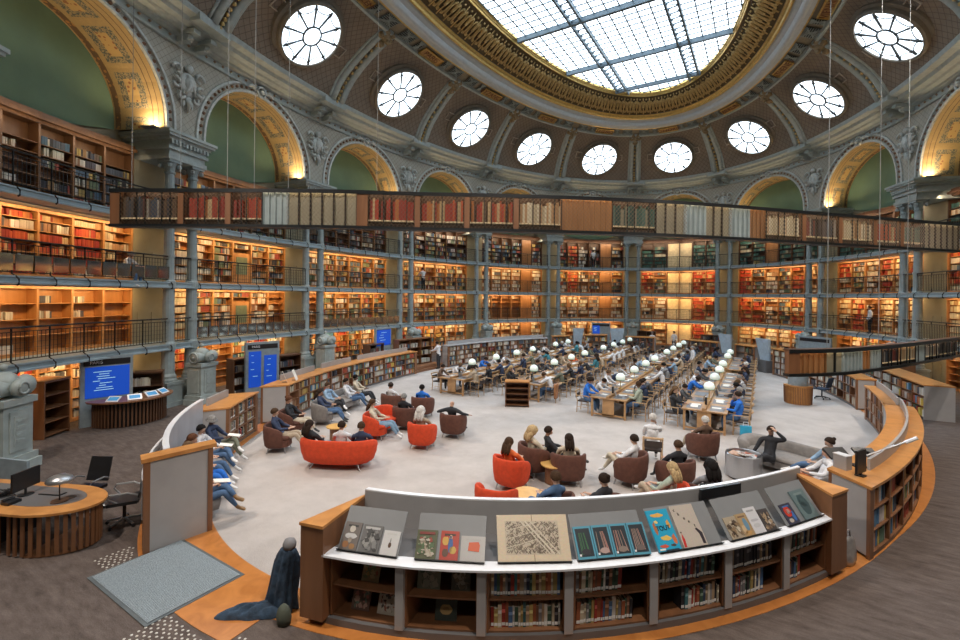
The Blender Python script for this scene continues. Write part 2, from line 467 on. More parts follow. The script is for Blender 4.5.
# the great gilded oval frame round the skylight
mb = MB()
sweep(mb, [(-4.88,18.72),(-5.0,18.60),(-5.12,18.64),(-5.16,18.8)], 0, 16, 192, m=0)
sweep(mb, [(-5.16,18.8),(-5.95,19.0)], 0, 16, 192, m=1)
sweep(mb, [(-5.95,19.0),(-6.0,18.86),(-6.08,18.88)], 0, 16, 192, m=2)
sweep(mb, [(-6.08,18.88),(-6.25,18.96),(-6.40,18.95),(-6.52,19.02),(-6.60,19.14),(-6.62,19.22),(-6.70,19.26),(-6.82,19.32),(-6.90,19.42)], 0, 16, 192, m=3)
sweep(mb, [(-6.90,19.42),(-6.94,19.36),(-7.04,19.38),(-7.08,19.50),(-7.18,19.54),(-7.24,19.64)], 0, 16, 192, m=2)
sweep(mb, [(-7.24,19.68),(-8.72,20.58)], 0, 16, 192, m=4)
sweep(mb, [(-8.72,20.58),(-8.74,20.50),(-8.79,20.50),(-8.82,20.60),(-8.87,20.60),(-8.90,20.66),(-8.96,20.70),(-8.96,20.8)], 0, 16, 192, m=2)
MO = simple('white_grey_moulding', (.50,.53,.54), .4, 0, .06, 4.)
struct(mb.build('trim_6', [IRON_L, simple('bronze_band', (.20,.17,.12), .5), GOLD, MO, simple('dark_gilded_ground', (.12,.08,.035), .6)]))
# gilded openwork scrolls
mb = MB()
NS = 128
def fz(q):      # point on the ornament band, q 0..1
    return (-7.27+q*(-1.40), 19.64+q*.86)
for i in range(NS):
    k = 16*i/NS
    kk = k if k < 11.5 else k-16
    if not -3.5 <= kk <= 11.0: continue
    dk = 16/NS
    for s in (-1, 1):
        pts = []
        for j in range(9):
            t = j/8*1.75*math.pi; rr = .44*(1-.45*j/8)
            o, z = fz(.42+s*.0+.42*rr/.44*math.sin(t)*1.0)
            pts.append(RP(k+s*dk*(.27-.34*rr/.44*math.cos(t)*.62), o, z-.05))
        mb.tube(pts, .064, 4, cap=False)
    o, z = fz(.95); o2, z2 = fz(.05)
    mb.tube([RP(k,o,z-.04), RP(k,(o+o2)/2,(z+z2)/2-.09), RP(k,o2,z2-.04)], .045, 4)
    mb.ball(RP(k+dk/2, *[v+w for v, w in zip(fz(.9),(0,-.06))]), .075, 5)
    mb.ball(RP(k, *[v+w for v, w in zip(fz(.5),(0,-.08))]), .085, 5)
struct(mb.build('trim_7', GOLD_M, smooth=True))
# dark lattice grilles and gilded name plates round the frame
mb = MB()
for i in range(-2, 10):
    for s in (0.13, .33, .67, .87):
        k0 = i+s-.075; k1 = i+s+.075
        if s in (.33,.67): k0, k1 = (i+.26, i+.33) if s == .33 else (i+.67, i+.74)
        P = [RP(k0,-5.22,18.76), RP(k1,-5.22,18.76), RP(k1,-5.9,18.93), RP(k0,-5.9,18.93)]
        mb.add(P, [(0,1,2,3)], m=0)
        for a in range(7):
            t = a/6; mb.tube([P[0].lerp(P[1],t)-Vector((0,0,.03)), P[3].lerp(P[2],1-t)-Vector((0,0,.03))], .022, 4, m=1, cap=False)
            mb.tube([P[0].lerp(P[3],t)-Vector((0,0,.03)), P[1].lerp(P[2],t)-Vector((0,0,.03))], .022, 4, m=1, cap=False)
    P = [RP(i+.36,-5.2,18.74), RP(i+.64,-5.2,18.74), RP(i+.64,-5.72,18.87), RP(i+.36,-5.72,18.87)]
    mb.add(P, [(0,1,2,3)], m=2)
    mb.tube([p-Vector((0,0,.03)) for p in P], .05, 5, m=3, closed=True)
struct(mb.build('trim_8', [simple('grille_dark', (.03,.035,.035)), simple('grille_bar', (.26,.30,.29)), simple('orange_gold_plate', (.46,.27,.09), .45, .2), GOLD]))
TXT = simple('dark_gold_letter', (.16,.05,.02))
def text_mesh(s, size, ext=.004):
    cu = bpy.data.curves.new('t', 'FONT'); cu.body = s; cu.size = size; cu.align_x = 'CENTER'; cu.align_y = 'CENTER'; cu.extrude = ext
    o = bpy.data.objects.new('t', cu); COL.objects.link(o)
    dg = bpy.context.evaluated_depsgraph_get(); me = bpy.data.meshes.new_from_object(o.evaluated_get(dg))
    bpy.data.objects.remove(o); return me
def text_obj(name, s, size, M, m, parent=None, ext=.004):
    me = text_mesh(s, size, ext); me.materials.clear(); me.materials.append(m)
    o = bpy.data.objects.new(name, me); COL.objects.link(o); 
    if parent is not None: o.parent = parent
    o.matrix_basis = M
    return o
for i, s in ((0,'JERUSALEM'),(1,'PARIS'),(2,'BYZANCE'),(3,'ROME'),(4,'THEBES'),(5,'LONDRES'),(6,'BERLIN'),(7,'BERLIN'),(8,'VIENNE')):
    if i == 7: s = 'ATHENES'
    p0 = RP(i+.47,-5.46,18.80); p1 = RP(i+.53,-5.46,18.80); a = RP(i+.5,-5.2,18.74); b = RP(i+.5,-5.72,18.87)
    x = (p1-p0).normalized(); y = (b-a).normalized(); y = (y-x*y.dot(x)).normalized()
    z = x.cross(y); p = RP(i+.5,-5.46,18.765)
    # letters face down into the room; tops point to the skylight
    M = Matrix(((x.x,y.x,z.x,p.x),(x.y,y.y,z.y,p.y),(x.z,y.z,z.z,p.z),(0,0,0,1)))
    if z.z > 0:                       # turn so that the lettering reads from below
        M = M @ Matrix.Rotation(math.pi,4,'Y') @ Matrix.Scale(1,4)
        # reading direction left to right for someone standing inside
    o = text_obj('trim_9', s, .50 if len(s) < 8 else .42, M, TXT); struct(o)

# oculi
def oculus(i):
    o0, z0 = -2.78, 17.34
    a, b = RP(i+.5, -2.2, 16.85), RP(i+.5, -3.4, 17.88)
    y = (b-a).normalized(); x = (RP(i+.55,o0,z0)-RP(i+.45,o0,z0)).normalized(); n = x.cross(y).normalized()
    cdir = (Vector((0,0,8))-RP(i+.5,o0,z0))
    if n.dot(cdir) < 0: n = -n
    p = RP(i+.5, o0, z0)+n*.34
    M = Matrix(((x.x,y.x,n.x,p.x),(x.y,y.y,n.y,p.y),(x.z,y.z,n.z,p.z),(0,0,0,1)))
    root = empty('window_%d' % (i+2), M=M); struct(root)
    mb = MB()
    mb.lathe([(1.54,-.25),(1.54,.06),(1.62,.09),(1.70,.02),(1.72,-.14),(1.90,-.16),(1.93,-.5)], 40)
    f = mb.build('window_frame', simple('oculus_frame', (.17,.145,.11), .5) if 'oculus_frame' not in bpy.data.materials else bpy.data.materials['oculus_frame'], root, smooth=False)
    mb = MB(); mb.lathe([(0.0,-.02),(1.54,-.02)], 40)
    mb.build('window_pane', GLASSE, root)
    mb = MB()
    mb.tube([(.48*math.cos(t), .48*math.sin(t), .03) for t in [k*math.pi/12 for k in range(24)]], .05, 5, closed=True)
    for j in range(10):
        t = 2*math.pi*(j+.5)/10; c, s = math.cos(t), math.sin(t)
        mb.tube([(.48*c,.48*s,.03),(1.50*c,1.50*s,.03)], [.042,.06], 5)
        t2 = t+math.pi/10; mb.tube([(1.50*math.cos(t),1.50*math.sin(t),.02),(1.24*math.cos(t+.1),1.24*math.sin(t+.1),.02),(1.18*math.cos(t2),1.18*math.sin(t2),.02),(1.24*math.cos(t2*2-t-.1),1.24*math.sin(t2*2-t-.1),.02),(1.5*math.cos(t2*2-t),1.5*math.sin(t2*2-t),.02)], .026, 4, cap=False)
        mb.ball((1.2*c,1.2*s,.05), .06, 5)
    mb.build('window_bars', simple('leading', (.05,.06,.07)) if 'leading' not in bpy.data.materials else bpy.data.materials['leading'], root)
for i in range(-1, 9): oculus(i)
# skylight
root = empty('window_20', (0,0,20.86)); struct(root)
mb = MB(); mb.add([((A-8.93)*math.cos(R(i*3)), (B-8.93)*math.sin(R(i*3)), 0) for i in range(120)], [tuple(range(119,-1,-1))]); mb.build('window_pane', SKYE, root)
mb = MB(); AX, BY = A-8.95, B-8.95
def ln(x=None, y=None, w=.03, z=-.08, h=.05):
    if x is not None:
        if abs(x) >= AX: return
        l = BY*math.sqrt(1-(x/AX)**2); mb.box(x-w, x+w, -l, l, z-h, z)
    else:
        if abs(y) >= BY: return
        l = AX*math.sqrt(1-(y/BY)**2); mb.box(-l, l, y-w, y+w, z-h, z)
for j in range(-9, 10): ln(x=j*.72, w=.034)
for j in range(-28, 29): ln(y=j*.56, w=.028)
for x in (-2.85,-2.2,2.2,2.85): ln(x=x, w=.06, z=-.12, h=.22)
for y in (-12.8,-7.2,-1.6,4.0,9.6,14.2): ln(y=y, w=.09, z=-.12, h=.26)
for x in (-2.5, 2.5):
    for j in range(-28, 29):
        y = j*.56
        if abs(y) < BY*math.sqrt(1-(x/AX)**2)-.3: mb.tube([(x-.33,y,-.2),(x+.33,y+.28,-.2)], .03, 4, cap=False); mb.tube([(x+.33,y+.28,-.2),(x-.33,y+.56,-.2)], .03, 4, cap=False)
for i in range(-8, 9):
    for j in range(-27, 28):
        x, y = (i+.5)*.72, (j+.5)*1.12
        if (x/AX)**2+(y/BY)**2 < .93: mb.box(x-.035, x+.035, y-.035, y+.035, -.1, -.05)
mb.build('window_bars', simple('skylight_iron', (.12,.17,.21), .5), root)
# roof closing above the frame
mb = MB(); sweep(mb, [(2.05,15.2),(2.05,21.3),(-8.93,21.3)], 0, 16, 64); struct(mb.build('roof', GREY_D))

# ------------------------------------------------------------------ columns, imposts, pedestals
def make_column():
    mb = MB()
    mb.box(-.36,.36,-.36,.36,0,.95); mb.box(-.40,.40,-.40,.40,0,.18); mb.box(-.40,.40,-.40,.40,.86,.98)
    prof = [(.34,.98),(.34,1.06),(.30,1.12),(.31,1.2),(.25,1.3),(.235,2.2),(.27,2.22),(.27,2.52),(.24,2.56),(.215,2.62),(.205,4.7),(.25,4.74),(.25,5.02),(.21,5.08),(.195,5.15),(.185,7.2),(.235,7.26),(.235,7.52),(.19,7.6),(.18,7.7),(.165,9.35),(.20,9.38),(.20,9.44),(.17,9.48),(.19,9.62),(.26,9.80)]
    mb.lathe(prof, 14)
    mb.box(-.30,.30,-.30,.30,9.80,9.90)
    for sx in (-1,1):
        for sy in (-1,1): mb.ball((sx*.22,sy*.22,9.66), .11, 6)
    mb.lathe([(.245,3.4),(.245,3.5)], 12); mb.lathe([(.225,6.0),(.225,6.1)], 12)
    return mb.build('column', IRON, smooth=False)
col0 = make_column(); used = False
def ped():
    root = empty('column_pedestal'); struct(root)
    mb = MB()
    mb.box(-.52,.52,-.45,.40,0,.22); mb.box(-.47,.47,-.40,.38,.22,.38); mb.box(-.38,.38,-.34,.34,.38,1.55)
    mb.box(-.44,.44,-.40,.38,1.55,1.70)
    mb.box(-.24,.24,-.37,-.33,.50,1.42); mb.box(-.41,-.37,-.22,.22,.5,1.42); mb.box(.37,.41,-.22,.22,.5,1.42)
    mb.box(-.15,.15,-.385,-.33,.62,1.3)
    for z in (.7,.85,1.0,1.15): mb.box(-.1,.1,-.40,-.33,z,z+.07)
    mb.build('pedestal_block', IRON_L, root)
    mb = MB()
    mb.tube([(-.50,-.08,1.93),(-.46,-.08,1.93),(-.30,-.08,1.93),(.30,-.08,1.93),(.46,-.08,1.93),(.50,-.08,1.93)], [.18,.25,.20,.20,.25,.18], 14)
    mb.tube([(-.515,-.08,1.93),(-.50,-.08,1.93)], .14, 12); mb.tube([(.515,-.08,1.93),(.50,-.08,1.93)], .14, 12)
    mb.tube([(0,-.30,1.93),(0,-.42,1.93),(0,-.46,1.93)], [.2,.2,.14], 12)
    mb.ball((0,.02,2.05), (.30,.30,.26), 14); mb.ball((0,.02,2.40), .09, 8)
    for sx in (-1,1):
        mb.tube([(sx*.51,-.08+.19*math.cos(t),1.93+.19*math.sin(t)) for t in [q*math.pi/8 for q in range(16)]], .035, 6, closed=True)
        mb.ball((sx*.52,-.08,1.93), .06, 8)
    mb.tube([(.13*math.cos(t),-.46,1.93+.13*math.sin(t)) for t in [q*math.pi/8 for q in range(16)]], .03, 6, closed=True)
    mb.tube([(-.40,.1,1.72),(-.2,.2,1.95),(0,.22,2.05),(.2,.2,1.95),(.40,.1,1.72)], .09, 8)
    mb.build('pedestal_scroll', IRON_L, root, smooth=True)
    return root
ped0 = ped()
imp = MB(); trof = []
for kk in range(-1, 10):
    for s in (-1, 1):
        M = FM(kk+s*.068, .12, 0)
        if not used: col0.matrix_world = M; used = True; struct(col0)
        else: dup(col0, M=M)
    if kk == -1: ped0.matrix_world = FM(kk+.012, -1.2, 0) @ Matrix.Diagonal((1.05,1.05,1.10,1))
    elif kk < 9: dup(ped0, M=FM(kk, -.85, 0))
for kk in range(-2, 11):
    mb = MB(); M = FM(kk, 0, 0)
    for x, y0, z0, z1 in ((.92,-.22,9.90,10.08),(.86,-.17,10.08,10.30),(.96,-.26,10.30,10.42),(.90,-.20,10.42,10.66),(1.02,-.34,10.66,10.78),(1.12,-.46,10.78,10.88),(1.18,-.52,10.88,11.0)):
        mb.box(-x, x, y0, 2.05, z0, z1, M)
    for j in range(-5, 6): mb.box(j*.17-.05, j*.17+.05, -.34, 0, 10.5, 10.66, M)
    struct(mb.build('column_impost', IRON_L))
    # pier behind the columns
    mb = MB(); k0, k1 = kk-.098, kk+.098
    sweep(mb, [(1.36,0),(1.36,9.9),(2.05,9.9),(2.05,0)], k0, k1, 3, closed_prof=True)
    for lv in range(4):
        for s in (-1, 0):
            mb.box(-.62+s*.62+.62-.06+.04, -.02+s*.62+.62-.06-.0, -.03, .0, lv*2.5+.25, lv*2.5+1.25, FM(kk,1.36,0), m=0)
    struct(mb.build('wall_pier', PLASTER))
    # cartouche ornament on the spandrel
    if not -1 <= kk <= 9: continue
    mb = MB(); M = FM(kk, -.12, 13.2)
    mb.ball((0,0,0), (.42,.16,.50), 12, M=M); mb.ball((0,-.12,.02), (.26,.12,.34), 10, M=M)
    for s in (-1,1):
        for cx, cz, r0, ph in ((.52,.42,.26,0.),(.60,-.12,.24,1.2),(.38,-.50,.2,2.2)):
            mb.tube([(s*(cx+r0*math.cos(t+ph)*(1-.06*j)), -.05, cz+r0*math.sin(t+ph)*(1-.06*j)) for j, t in enumerate([q*.55 for q in range(10)])], .065, 6, M=M)
        mb.tube([(s*.12,-.1,.34),(s*.10,-.2,-.1),(s*.2,-.12,-.45)], .07, 6, M=M)
    mb.tube([(0,0,-.55),(0,-.05,-.85),(0,0,-1.15)], [.13,.1,.03], 6, M=M); mb.ball((0,-.05,.66), .17, 8, M=M)
    for s in (-1,1): mb.ball((s*.2,0,-.8), (.07,.06,.16), 6, M=M)
    struct(mb.build('wall_cartouche', STONE_L, smooth=True))
    # paired brackets under the cornice
    mb = MB(); M = FM(kk, 0, 0)
    for s in (-1,1):
        mb.box(s*.42-.16, s*.42+.16, -1.0, 0, 14.98, 15.16, M); mb.box(s*.42-.13, s*.42+.13, -.62, 0, 14.72, 14.98, M)
        mb.ball((s*.42,-.62,14.88), .16, 7, M=M)
    mb.box(-.8,.8,-1.50,-1.0,15.30,15.60,M)
    struct(mb.build('trim_10', IRON_L))
    # keystone rosette on the arch to the right
    mb = MB(); M = FM(kk+.5, -.14, 14.62-.02) 
    mb.tube([(.26*math.cos(t),-.06,.26*math.sin(t)) for t in [q*math.pi/8 for q in range(16)]], .06, 6, M=M, closed=True)
    mb.ball((0,-.08,0), .13, 8, M=M)
    for s in (-1,1): mb.tube([(s*.35,-.02,.1),(s*.55,-.02,.15),(s*.8,-.02,.0)], [.1,.08,.03], 6, M=M)
    struct(mb.build('wall_rosette', STONE_L, smooth=True))

# gallery floors
for lv in (1,2,3):
    z = lv*2.5; mb = MB()
    sweep(mb, [(-.10,z),(-.10,z-.05),(-.06,z-.07),(-.06,z-.17),(-.12,z-.19),(-.12,z-.24),(2.0,z-.24),(2.0,z)], -3.5, 12.1 if lv != 1 else 12.1, 150, closed_prof=True)
    struct(mb.build('floor_gallery', FASCIA))

# ------------------------------------------------------------------ railings
def railing(i, lv, k0, k1, nm, glass=False):
    z = lv*2.5
    root = empty('gallery_railing', RP((k0+k1)/2, 0, z)); Mi = Matrix.Translation(-root.location)
    n = 12
    P = lambda k, o, zz: RP(k, o, zz)-Vector(root.location)
    ks = [k0+(k1-k0)*j/n for j in range(n+1)]
    mb = MB(); mb.tube([P(k,.0,z+1.02) for k in ks], .030, 6); mb.build('handrail', RAILM, root)
    mb = MB(); mb.tube([P(k,.0,z+.90) for k in ks], .014, 4); mb.tube([P(k,.0,z+.10) for k in ks], .016, 4); mb.build('rail', RAILM, root)
    for j in range(0, n+1, 2):
        k = ks[j]; mb = MB()
        mb.tube([P(k,.0,z+1.02),P(k,.0,z+.05),P(k,-.10,z-.02),P(k,-.17,z-.10),P(k,-.17,z-.24),P(k,-.12,z-.28)], .024, 5); mb.build('post', RAILM, root)
    mb = MB(); m = 54
    for j in range(m+1):
        k = k0+(k1-k0)*j/m
        a = P(k,.0,z+.10); b = P(k,.0,z+.90)
        mb.tube([a,b], .010, 3, cap=False)
    for zz in (.26,.42,.58,.74): mb.tube([P(k,.0,z+zz) for k in ks], .006, 3, cap=False)
    mb.build('mesh_infill', RAILM, root)
    if glass:
        mb = MB()
        for j in range(n):
            a, b = ks[j]+.004, ks[j+1]-.004
            q = [P(a,-.04,z+.14),P(b,-.04,z+.14),P(b,-.04,z+.60),P(a,-.04,z+.60)]; w = [P(a,-.055,z+.14),P(b,-.055,z+.14),P(b,-.055,z+.60),P(a,-.055,z+.60)]
            mb.add(q+w, [(0,1,2,3),(7,6,5,4),(0,4,5,1),(1,5,6,2),(2,6,7,3),(3,7,4,0)])
        mb.build('glass_panel', MIRR, root)
    tag(root, nm, 'railing', 'black gallery railings')
mm, n_, p_, o_ = nt('smoked_mirror_glass'); p_.inputs['Base Color'].default_value = (.35,.36,.36,1); p_.inputs['Metallic'].default_value = .9; p_.inputs['Roughness'].default_value = .06; MIRR = mm
GN = {1:'lowest gallery', 2:'middle gallery', 3:'top gallery'}
BN = lambda i: ORD[i+2]+' bay from the left'
for lv in (1,2,3):
    for i in range(-1, 9):
        railing(i, lv, i+.085, i+.915, 'black iron railing along the %s in the %s' % (GN[lv], BN(i)), glass=(lv == 2 and i in (-1,)) or (lv == 1 and i in (0,1)))
    for kk in range(0, 10):
        if kk == 9: continue
        # short run between the two columns of a pair
        root = empty('gallery_railing', RP(kk,0,lv*2.5)); q = Vector(root.location)
        mb = MB(); mb.tube([RP(kk+s*.05,0,lv*2.5+1.02)-q for s in (-1,1)], .03, 6); mb.tube([RP(kk+s*.05,0,lv*2.5+.1)-q for s in (-1,1)], .016, 4); mb.build('handrail', RAILM, root)
        mb = MB()
        for j in range(7): mb.tube([RP(kk-.045+.015*j,0,lv*2.5+.1)-q, RP(kk-.045+.015*j,0,lv*2.5+1.0)-q], .009, 3, cap=False)
        mb.build('baluster_infill', RAILM, root)
        tag(root, 'short black railing between the paired columns, %s, %s column pair from the left' % (GN[lv], ORD[kk+1]), 'railing', 'black gallery railings')
# ================================================================== WALL BOOKCASES AND THEIR BOOKS
PAL = {
 'red':   [(.42,.055,.03),(.36,.05,.03),(.50,.10,.04),(.30,.04,.03),(.45,.16,.05),(.55,.40,.22)],
 'mixed': [(.10,.12,.16),(.45,.42,.36),(.30,.07,.05),(.12,.09,.07),(.55,.52,.46),(.09,.16,.24),(.36,.22,.10),(.05,.05,.06),(.15,.20,.13),(.5,.36,.12)],
 'white': [(.62,.60,.54),(.55,.50,.42),(.70,.69,.66),(.40,.36,.30),(.10,.10,.12),(.35,.20,.12),(.60,.57,.5)],
 'green': [(.05,.13,.11),(.07,.17,.14),(.04,.09,.08),(.10,.20,.17),(.30,.28,.2)],
 'dark':  [(.05,.05,.06),(.09,.08,.08),(.12,.08,.05),(.35,.32,.28),(.06,.08,.11),(.20,.05,.04)],
 'cream': [(.66,.58,.40),(.70,.63,.46),(.58,.48,.32),(.50,.30,.15)],
 'colour':[(.62,.60,.56),(.10,.25,.42),(.45,.10,.06),(.65,.50,.12),(.08,.09,.11),(.55,.25,.10),(.68,.67,.65),(.16,.28,.20)],
}
BOOKS = MB()
def book_row(mb, M, x0, x1, z, hmax, y0, dep, pal, fill=1.0, tmin=.035, tmax=.075, hvar=.2):
    x = x0+rnd.random()*.03; end = x0+(x1-x0)*fill; pl = PAL[pal]; run = None
    while x < end:
        t = rnd.uniform(tmin, tmax)
        if x+t > x1: break
        if rnd.random() < .035: x += t*1.5; continue
        h = hmax*(1-rnd.random()*hvar); c = rnd.choice(pl)
        if run and rnd.random() < .55: c, h = run
        run = (c, h); v = rnd.uniform(.8,1.2)
        mb.box(x, x+t*.94, y0+rnd.random()*.02, y0+dep, z, z+h, M, 0, (c[0]*v,c[1]*v,c[2]*v)); x += t
TIER = {   # palettes per (bay, level): list over 6 columns or a single name
 (-1,3):['none','none','none','mixed','mixed','mixed'], (-1,2):['red','red','red','red','red','cream'], (-1,1):['none']*6, (-1,0):['colour','colour','red','white','white','white'],
 (0,3):'mixed',(0,2):['white','white','mixed','door','mixed','mixed'],(0,1):['cream','mixed','white','door','white','none'],(0,0):['red','mixed','none','colour','red','white'],
 (1,3):'dark',(1,2):'mixed',(1,1):['none','mixed','white','mixed','mixed','mixed'],(1,0):['mixed','colour','red','mixed','white','mixed'],
 (2,3):'mixed',(2,2):'mixed',(2,1):'mixed',(2,0):['red','red','colour','mixed','white','white'],
 (3,3):['mixed','mixed','mixed','mixed','door2','mixed'],(3,2):['white','white','white','white','door2','white'],(3,1):['white','none','none','none','door2','white'],(3,0):['white','white','cream','white','door2','white'],
 (4,3):['mixed','red','white','mixed','door2','mixed'],(4,2):['mixed','red','white','mixed','door2','mixed'],(4,1):['white','white','white','white','door2','white'],(4,0):['cream','white','white','cream','door2','white'],
 (5,3):['green','green','dlit','dlit','green','green'],(5,2):['red','mixed','dlit','dlit','red','red'],(5,1):['white','white','dlit','dlit','red','red'],(5,0):['cream','cream','dlit','dlit','red','cream'],
 (6,3):['green','green','door2','green','green','green'],(6,2):['red','mixed','white','mixed','red','cream'],(6,1):['red','red','white','mixed','red','cream'],(6,0):['cream','cream','white','white','red','white'],
 (7,3):'green',(7,2):['red','mixed','white','red','cream','mixed'],(7,1):['cream','red','none','cream','white','cream'],(7,0):['none','mixed','mixed','none','none','none'],
 (8,3):'green',(8,2):['red','red','red','red','mixed','mixed'],(8,1):['cream','none','cream','cream','cream','mixed'],(8,0):['none','none','colour','mixed','white','white'],
}
FR0, FR1 = .102, .898
NC = 6
LN = {0:'ground floor', 1:'lowest gallery', 2:'middle gallery', 3:'top gallery'}
DOORW = wood('door_oak', (.24,.11,.045), (.34,.17,.07))
for i in range(-1, 9):
    for lv in range(4):
        z0 = lv*2.5+.0; ztop = z0+(2.24 if lv < 3 else 2.62)
        pal = TIER[(i,lv)]; pal = [pal]*NC if isinstance(pal, str) else pal
        wm = W_DARK if (lv == 3 and i > 1) else (W_ORANGE if lv in (0,1,2) else W_UPPER)
        if i >= 2 and wm is W_ORANGE: wm = W_SHELF
        root = empty('built_in_bookcase', RP(i+.5,1.4,z0)); q = Vector(root.location); T = Matrix.Translation(-q)
        kb = [i+FR0+(FR1-FR0)*c/NC for c in range(NC+1)]
        fr = [FM((kb[c]+kb[c+1])/2, 1.40, z0) for c in range(NC)]
        wd = [(RP(kb[c],1.4,0)-RP(kb[c+1],1.4,0)).length for c in range(NC)]
        mb = MB()
        for c in range(NC): mb.box(-wd[c]/2, wd[c]/2, .36, .40, .0, ztop-z0, T@fr[c])
        mb.build('back_panel', wm, root)
        for c in range(NC+1):
            M = FM(kb[c], 1.40, z0); mb = MB(); mb.box(-.035,.035,-.03,.38,0,ztop-z0, T@M); mb.build('upright', wm, root)
        mb = MB()
        for c in range(NC): mb.box(-wd[c]/2, wd[c]/2, -.04, .38, -.0, .10, T@fr[c])
        mb.build('plinth', wm, root); mb = MB()
        for c in range(NC): mb.box(-wd[c]/2, wd[c]/2, -.06, .38, ztop-z0-.10, ztop-z0, T@fr[c])
        if lv == 3:
            for c in range(NC): mb.box(-wd[c]/2-.01, wd[c]/2+.01, -.22, .5, ztop-z0, ztop-z0+.12, T@fr[c]); mb.box(-wd[c]/2, wd[c]/2, -.12, .3, ztop-z0+.12, ztop-z0+.26, T@fr[c])
        mb.build('cornice', wm, root)
        rows = [.10+.355*r for r in range(6)]
        if 'none' in pal[:1] and i == -1 and lv == 1: rows = [.10,.62,1.15,1.66]
        for r, zr in enumerate(rows):
            mb = MB()
            for c in range(NC):
                if pal[c] in ('door2','dlit') or (pal[c] == 'door' and zr < 1.6):
                    if mb.v: mb.build('shelf', wm, root); mb = MB()
                    continue
                mb.box(-wd[c]/2+.03, wd[c]/2-.03, .0, .36, zr-.012, zr+.012, T@fr[c])
            if mb.v: mb.build('shelf', wm, root)
            for c in range(NC):
                if pal[c] in ('none','door2','dlit') or (pal[c] == 'door' and zr < 1.6):
                    if pal[c] == 'none' and rnd.random() < .12: book_row(BOOKS, fr[c], -wd[c]/2+.05, wd[c]/2-.05, zr+.012, .26, .05, .2, 'white', .4)
                    continue
                pc = pal[c] if pal[c] != 'door' else 'mixed'
                if rnd.random() < .10: pc = rnd.choice(['mixed','white','cream'])
                hi = (ztop-z0-.1-zr if r == len(rows)-1 else rows[r+1]-zr)-.05
                f = 1.0 if rnd.random() < .75 else rnd.uniform(.4,.95)
                if rnd.random() < .04: continue
                book_row(BOOKS, fr[c], -wd[c]/2+.045, wd[c]/2-.045, zr+.012, min(hi,.30), .05, .22, pc, f, .04 if i < 3 else .055, .085 if i < 3 else .11)
        for c in range(NC):
            if pal[c] in ('door','door2'):
                h = 1.65 if pal[c] == 'door' else ztop-z0-.12
                mb = MB(); M = T@fr[c]; w = wd[c]/2-.05
                mb.box(-w, w, .04, .10, .10, h, M)
                mb.box(-w+.1, w-.1, .02, .045, .3, h*.5, M); mb.box(-w+.1, w-.1, .02, .045, h*.5+.1, h-.12, M)
                d = mb.build('cupboard_door', DOORW if pal[c] == 'door2' else W_ORANGE, root)
                mb = MB(); mb.ball((w-.12,-.0,1.05), .035, 6, M=M); mb.build('knob', GOLD, d)
                if pal[c] == 'door':
                    mb = MB(); mb.box(-w+.18, w-.18, .0, .03, .55, 1.45, M); mb.build('framed_print', simple('print_green', (.16,.20,.12)) if 'print_green' not in bpy.data.materials else bpy.data.materials['print_green'], root)
        if i == 5:
            M = T@FM(i+.5, 1.40, z0); mb = MB(); w = wd[2]-.06
            for s in (-1,1): 
                mb.box(min(0,s*w)+.015, max(0,s*w)-.015, .10, .14, .06, ztop-z0-.2, M)
            mb.build('door_leaf', CREAM, root)
            mb = MB()
            for s in (-1,0,1): mb.box(s*w-.03, s*w+.03, .02, .12, .0, ztop-z0-.1, M)
            mb.box(-w, w, .02, .12, ztop-z0-.2, ztop-z0-.1, M); mb.build('door_frame', W_DARK, root)
        tag(root, 'oak wall bookcase on the %s in the %s' % (LN[lv], BN(i)), 'bookcase', 'built-in wall bookcases')
# warm strip lights under each gallery, in front of the shelves
def area(name, M, sx, sy, power, col, spread=None):
    l = bpy.data.lights.new(name, 'AREA'); l.shape = 'RECTANGLE'; l.size = sx; l.size_y = sy; l.energy = power; l.color = col
    if spread: l.spread = spread
    o = bpy.data.objects.new(name, l); COL.objects.link(o); o.matrix_world = M; return o
WARM = (1.,.60,.26)
SHELF_W = {0:1.0, 1:1.0, 2:.95, 3:.22}
for i in range(-1, 9):
    for lv in range(4):
        zt = lv*2.5+2.22 if lv < 3 else 10.02
        for h in (.30,.70):
            k = i+h
            M = FM(k, .72, zt) @ Matrix.Rotation(R(48),4,'X')   # light shines down and outward to the shelves
            e = 36*SHELF_W[lv]
            if lv == 3 and i > 1: e *= 2.6
            area('shelf_strip_light', M, BAY*.36, .16, e, WARM if lv < 3 else (1.,.74,.48))
        if lv < 3:
            root = empty('strip_light', RP(i+.5,.72,zt)); q = Vector(root.location)
            mb = MB(); mb.tube([RP(i+.14+.72*j/8,.72,zt+.02)-q for j in range(9)], .02, 5); mb.build('light_tube', GREY, root)
            tag(root, 'thin shelf light above the %s shelves, %s' % (LN[lv], BN(i)), 'lamp', 'shelf strip lights')
# added fill spots at cornice height brighten the floor, warmer at the near end
def spot(k, o, z, tgt, e, col, ang=100):
    l = bpy.data.lights.new('added_fill_spot', 'SPOT'); l.energy = e; l.color = col; l.spot_size = R(ang); l.spot_blend = .8; l.shadow_soft_size = .35
    ob = bpy.data.objects.new('added_fill_spot', l); COL.objects.link(ob); p = RP(k,o,z); d = Vector(tgt)-p
    ob.matrix_world = Matrix.Translation(p) @ d.to_track_quat('-Z','Y').to_matrix().to_4x4()
for k in range(0, 16, 2):
    p = RP(k,0,0); near = p.y < -3
    spot(k, -1.5, 15.1, (p.x*.25, p.y*.45, 0), FILL_PWR*(1.3 if near else .65), (1.,.88,.77) if near else (.64,.82,1.))
for k, e in ((10.8,1.0),(12.6,1.0),(14.2,1.0)):       # unseen spots added behind the viewpoint to brighten the foreground counters
    spot(k, -.6, 9.6, RP(k,-5.5,.5), 430*e, (1.,.90,.80), 120)
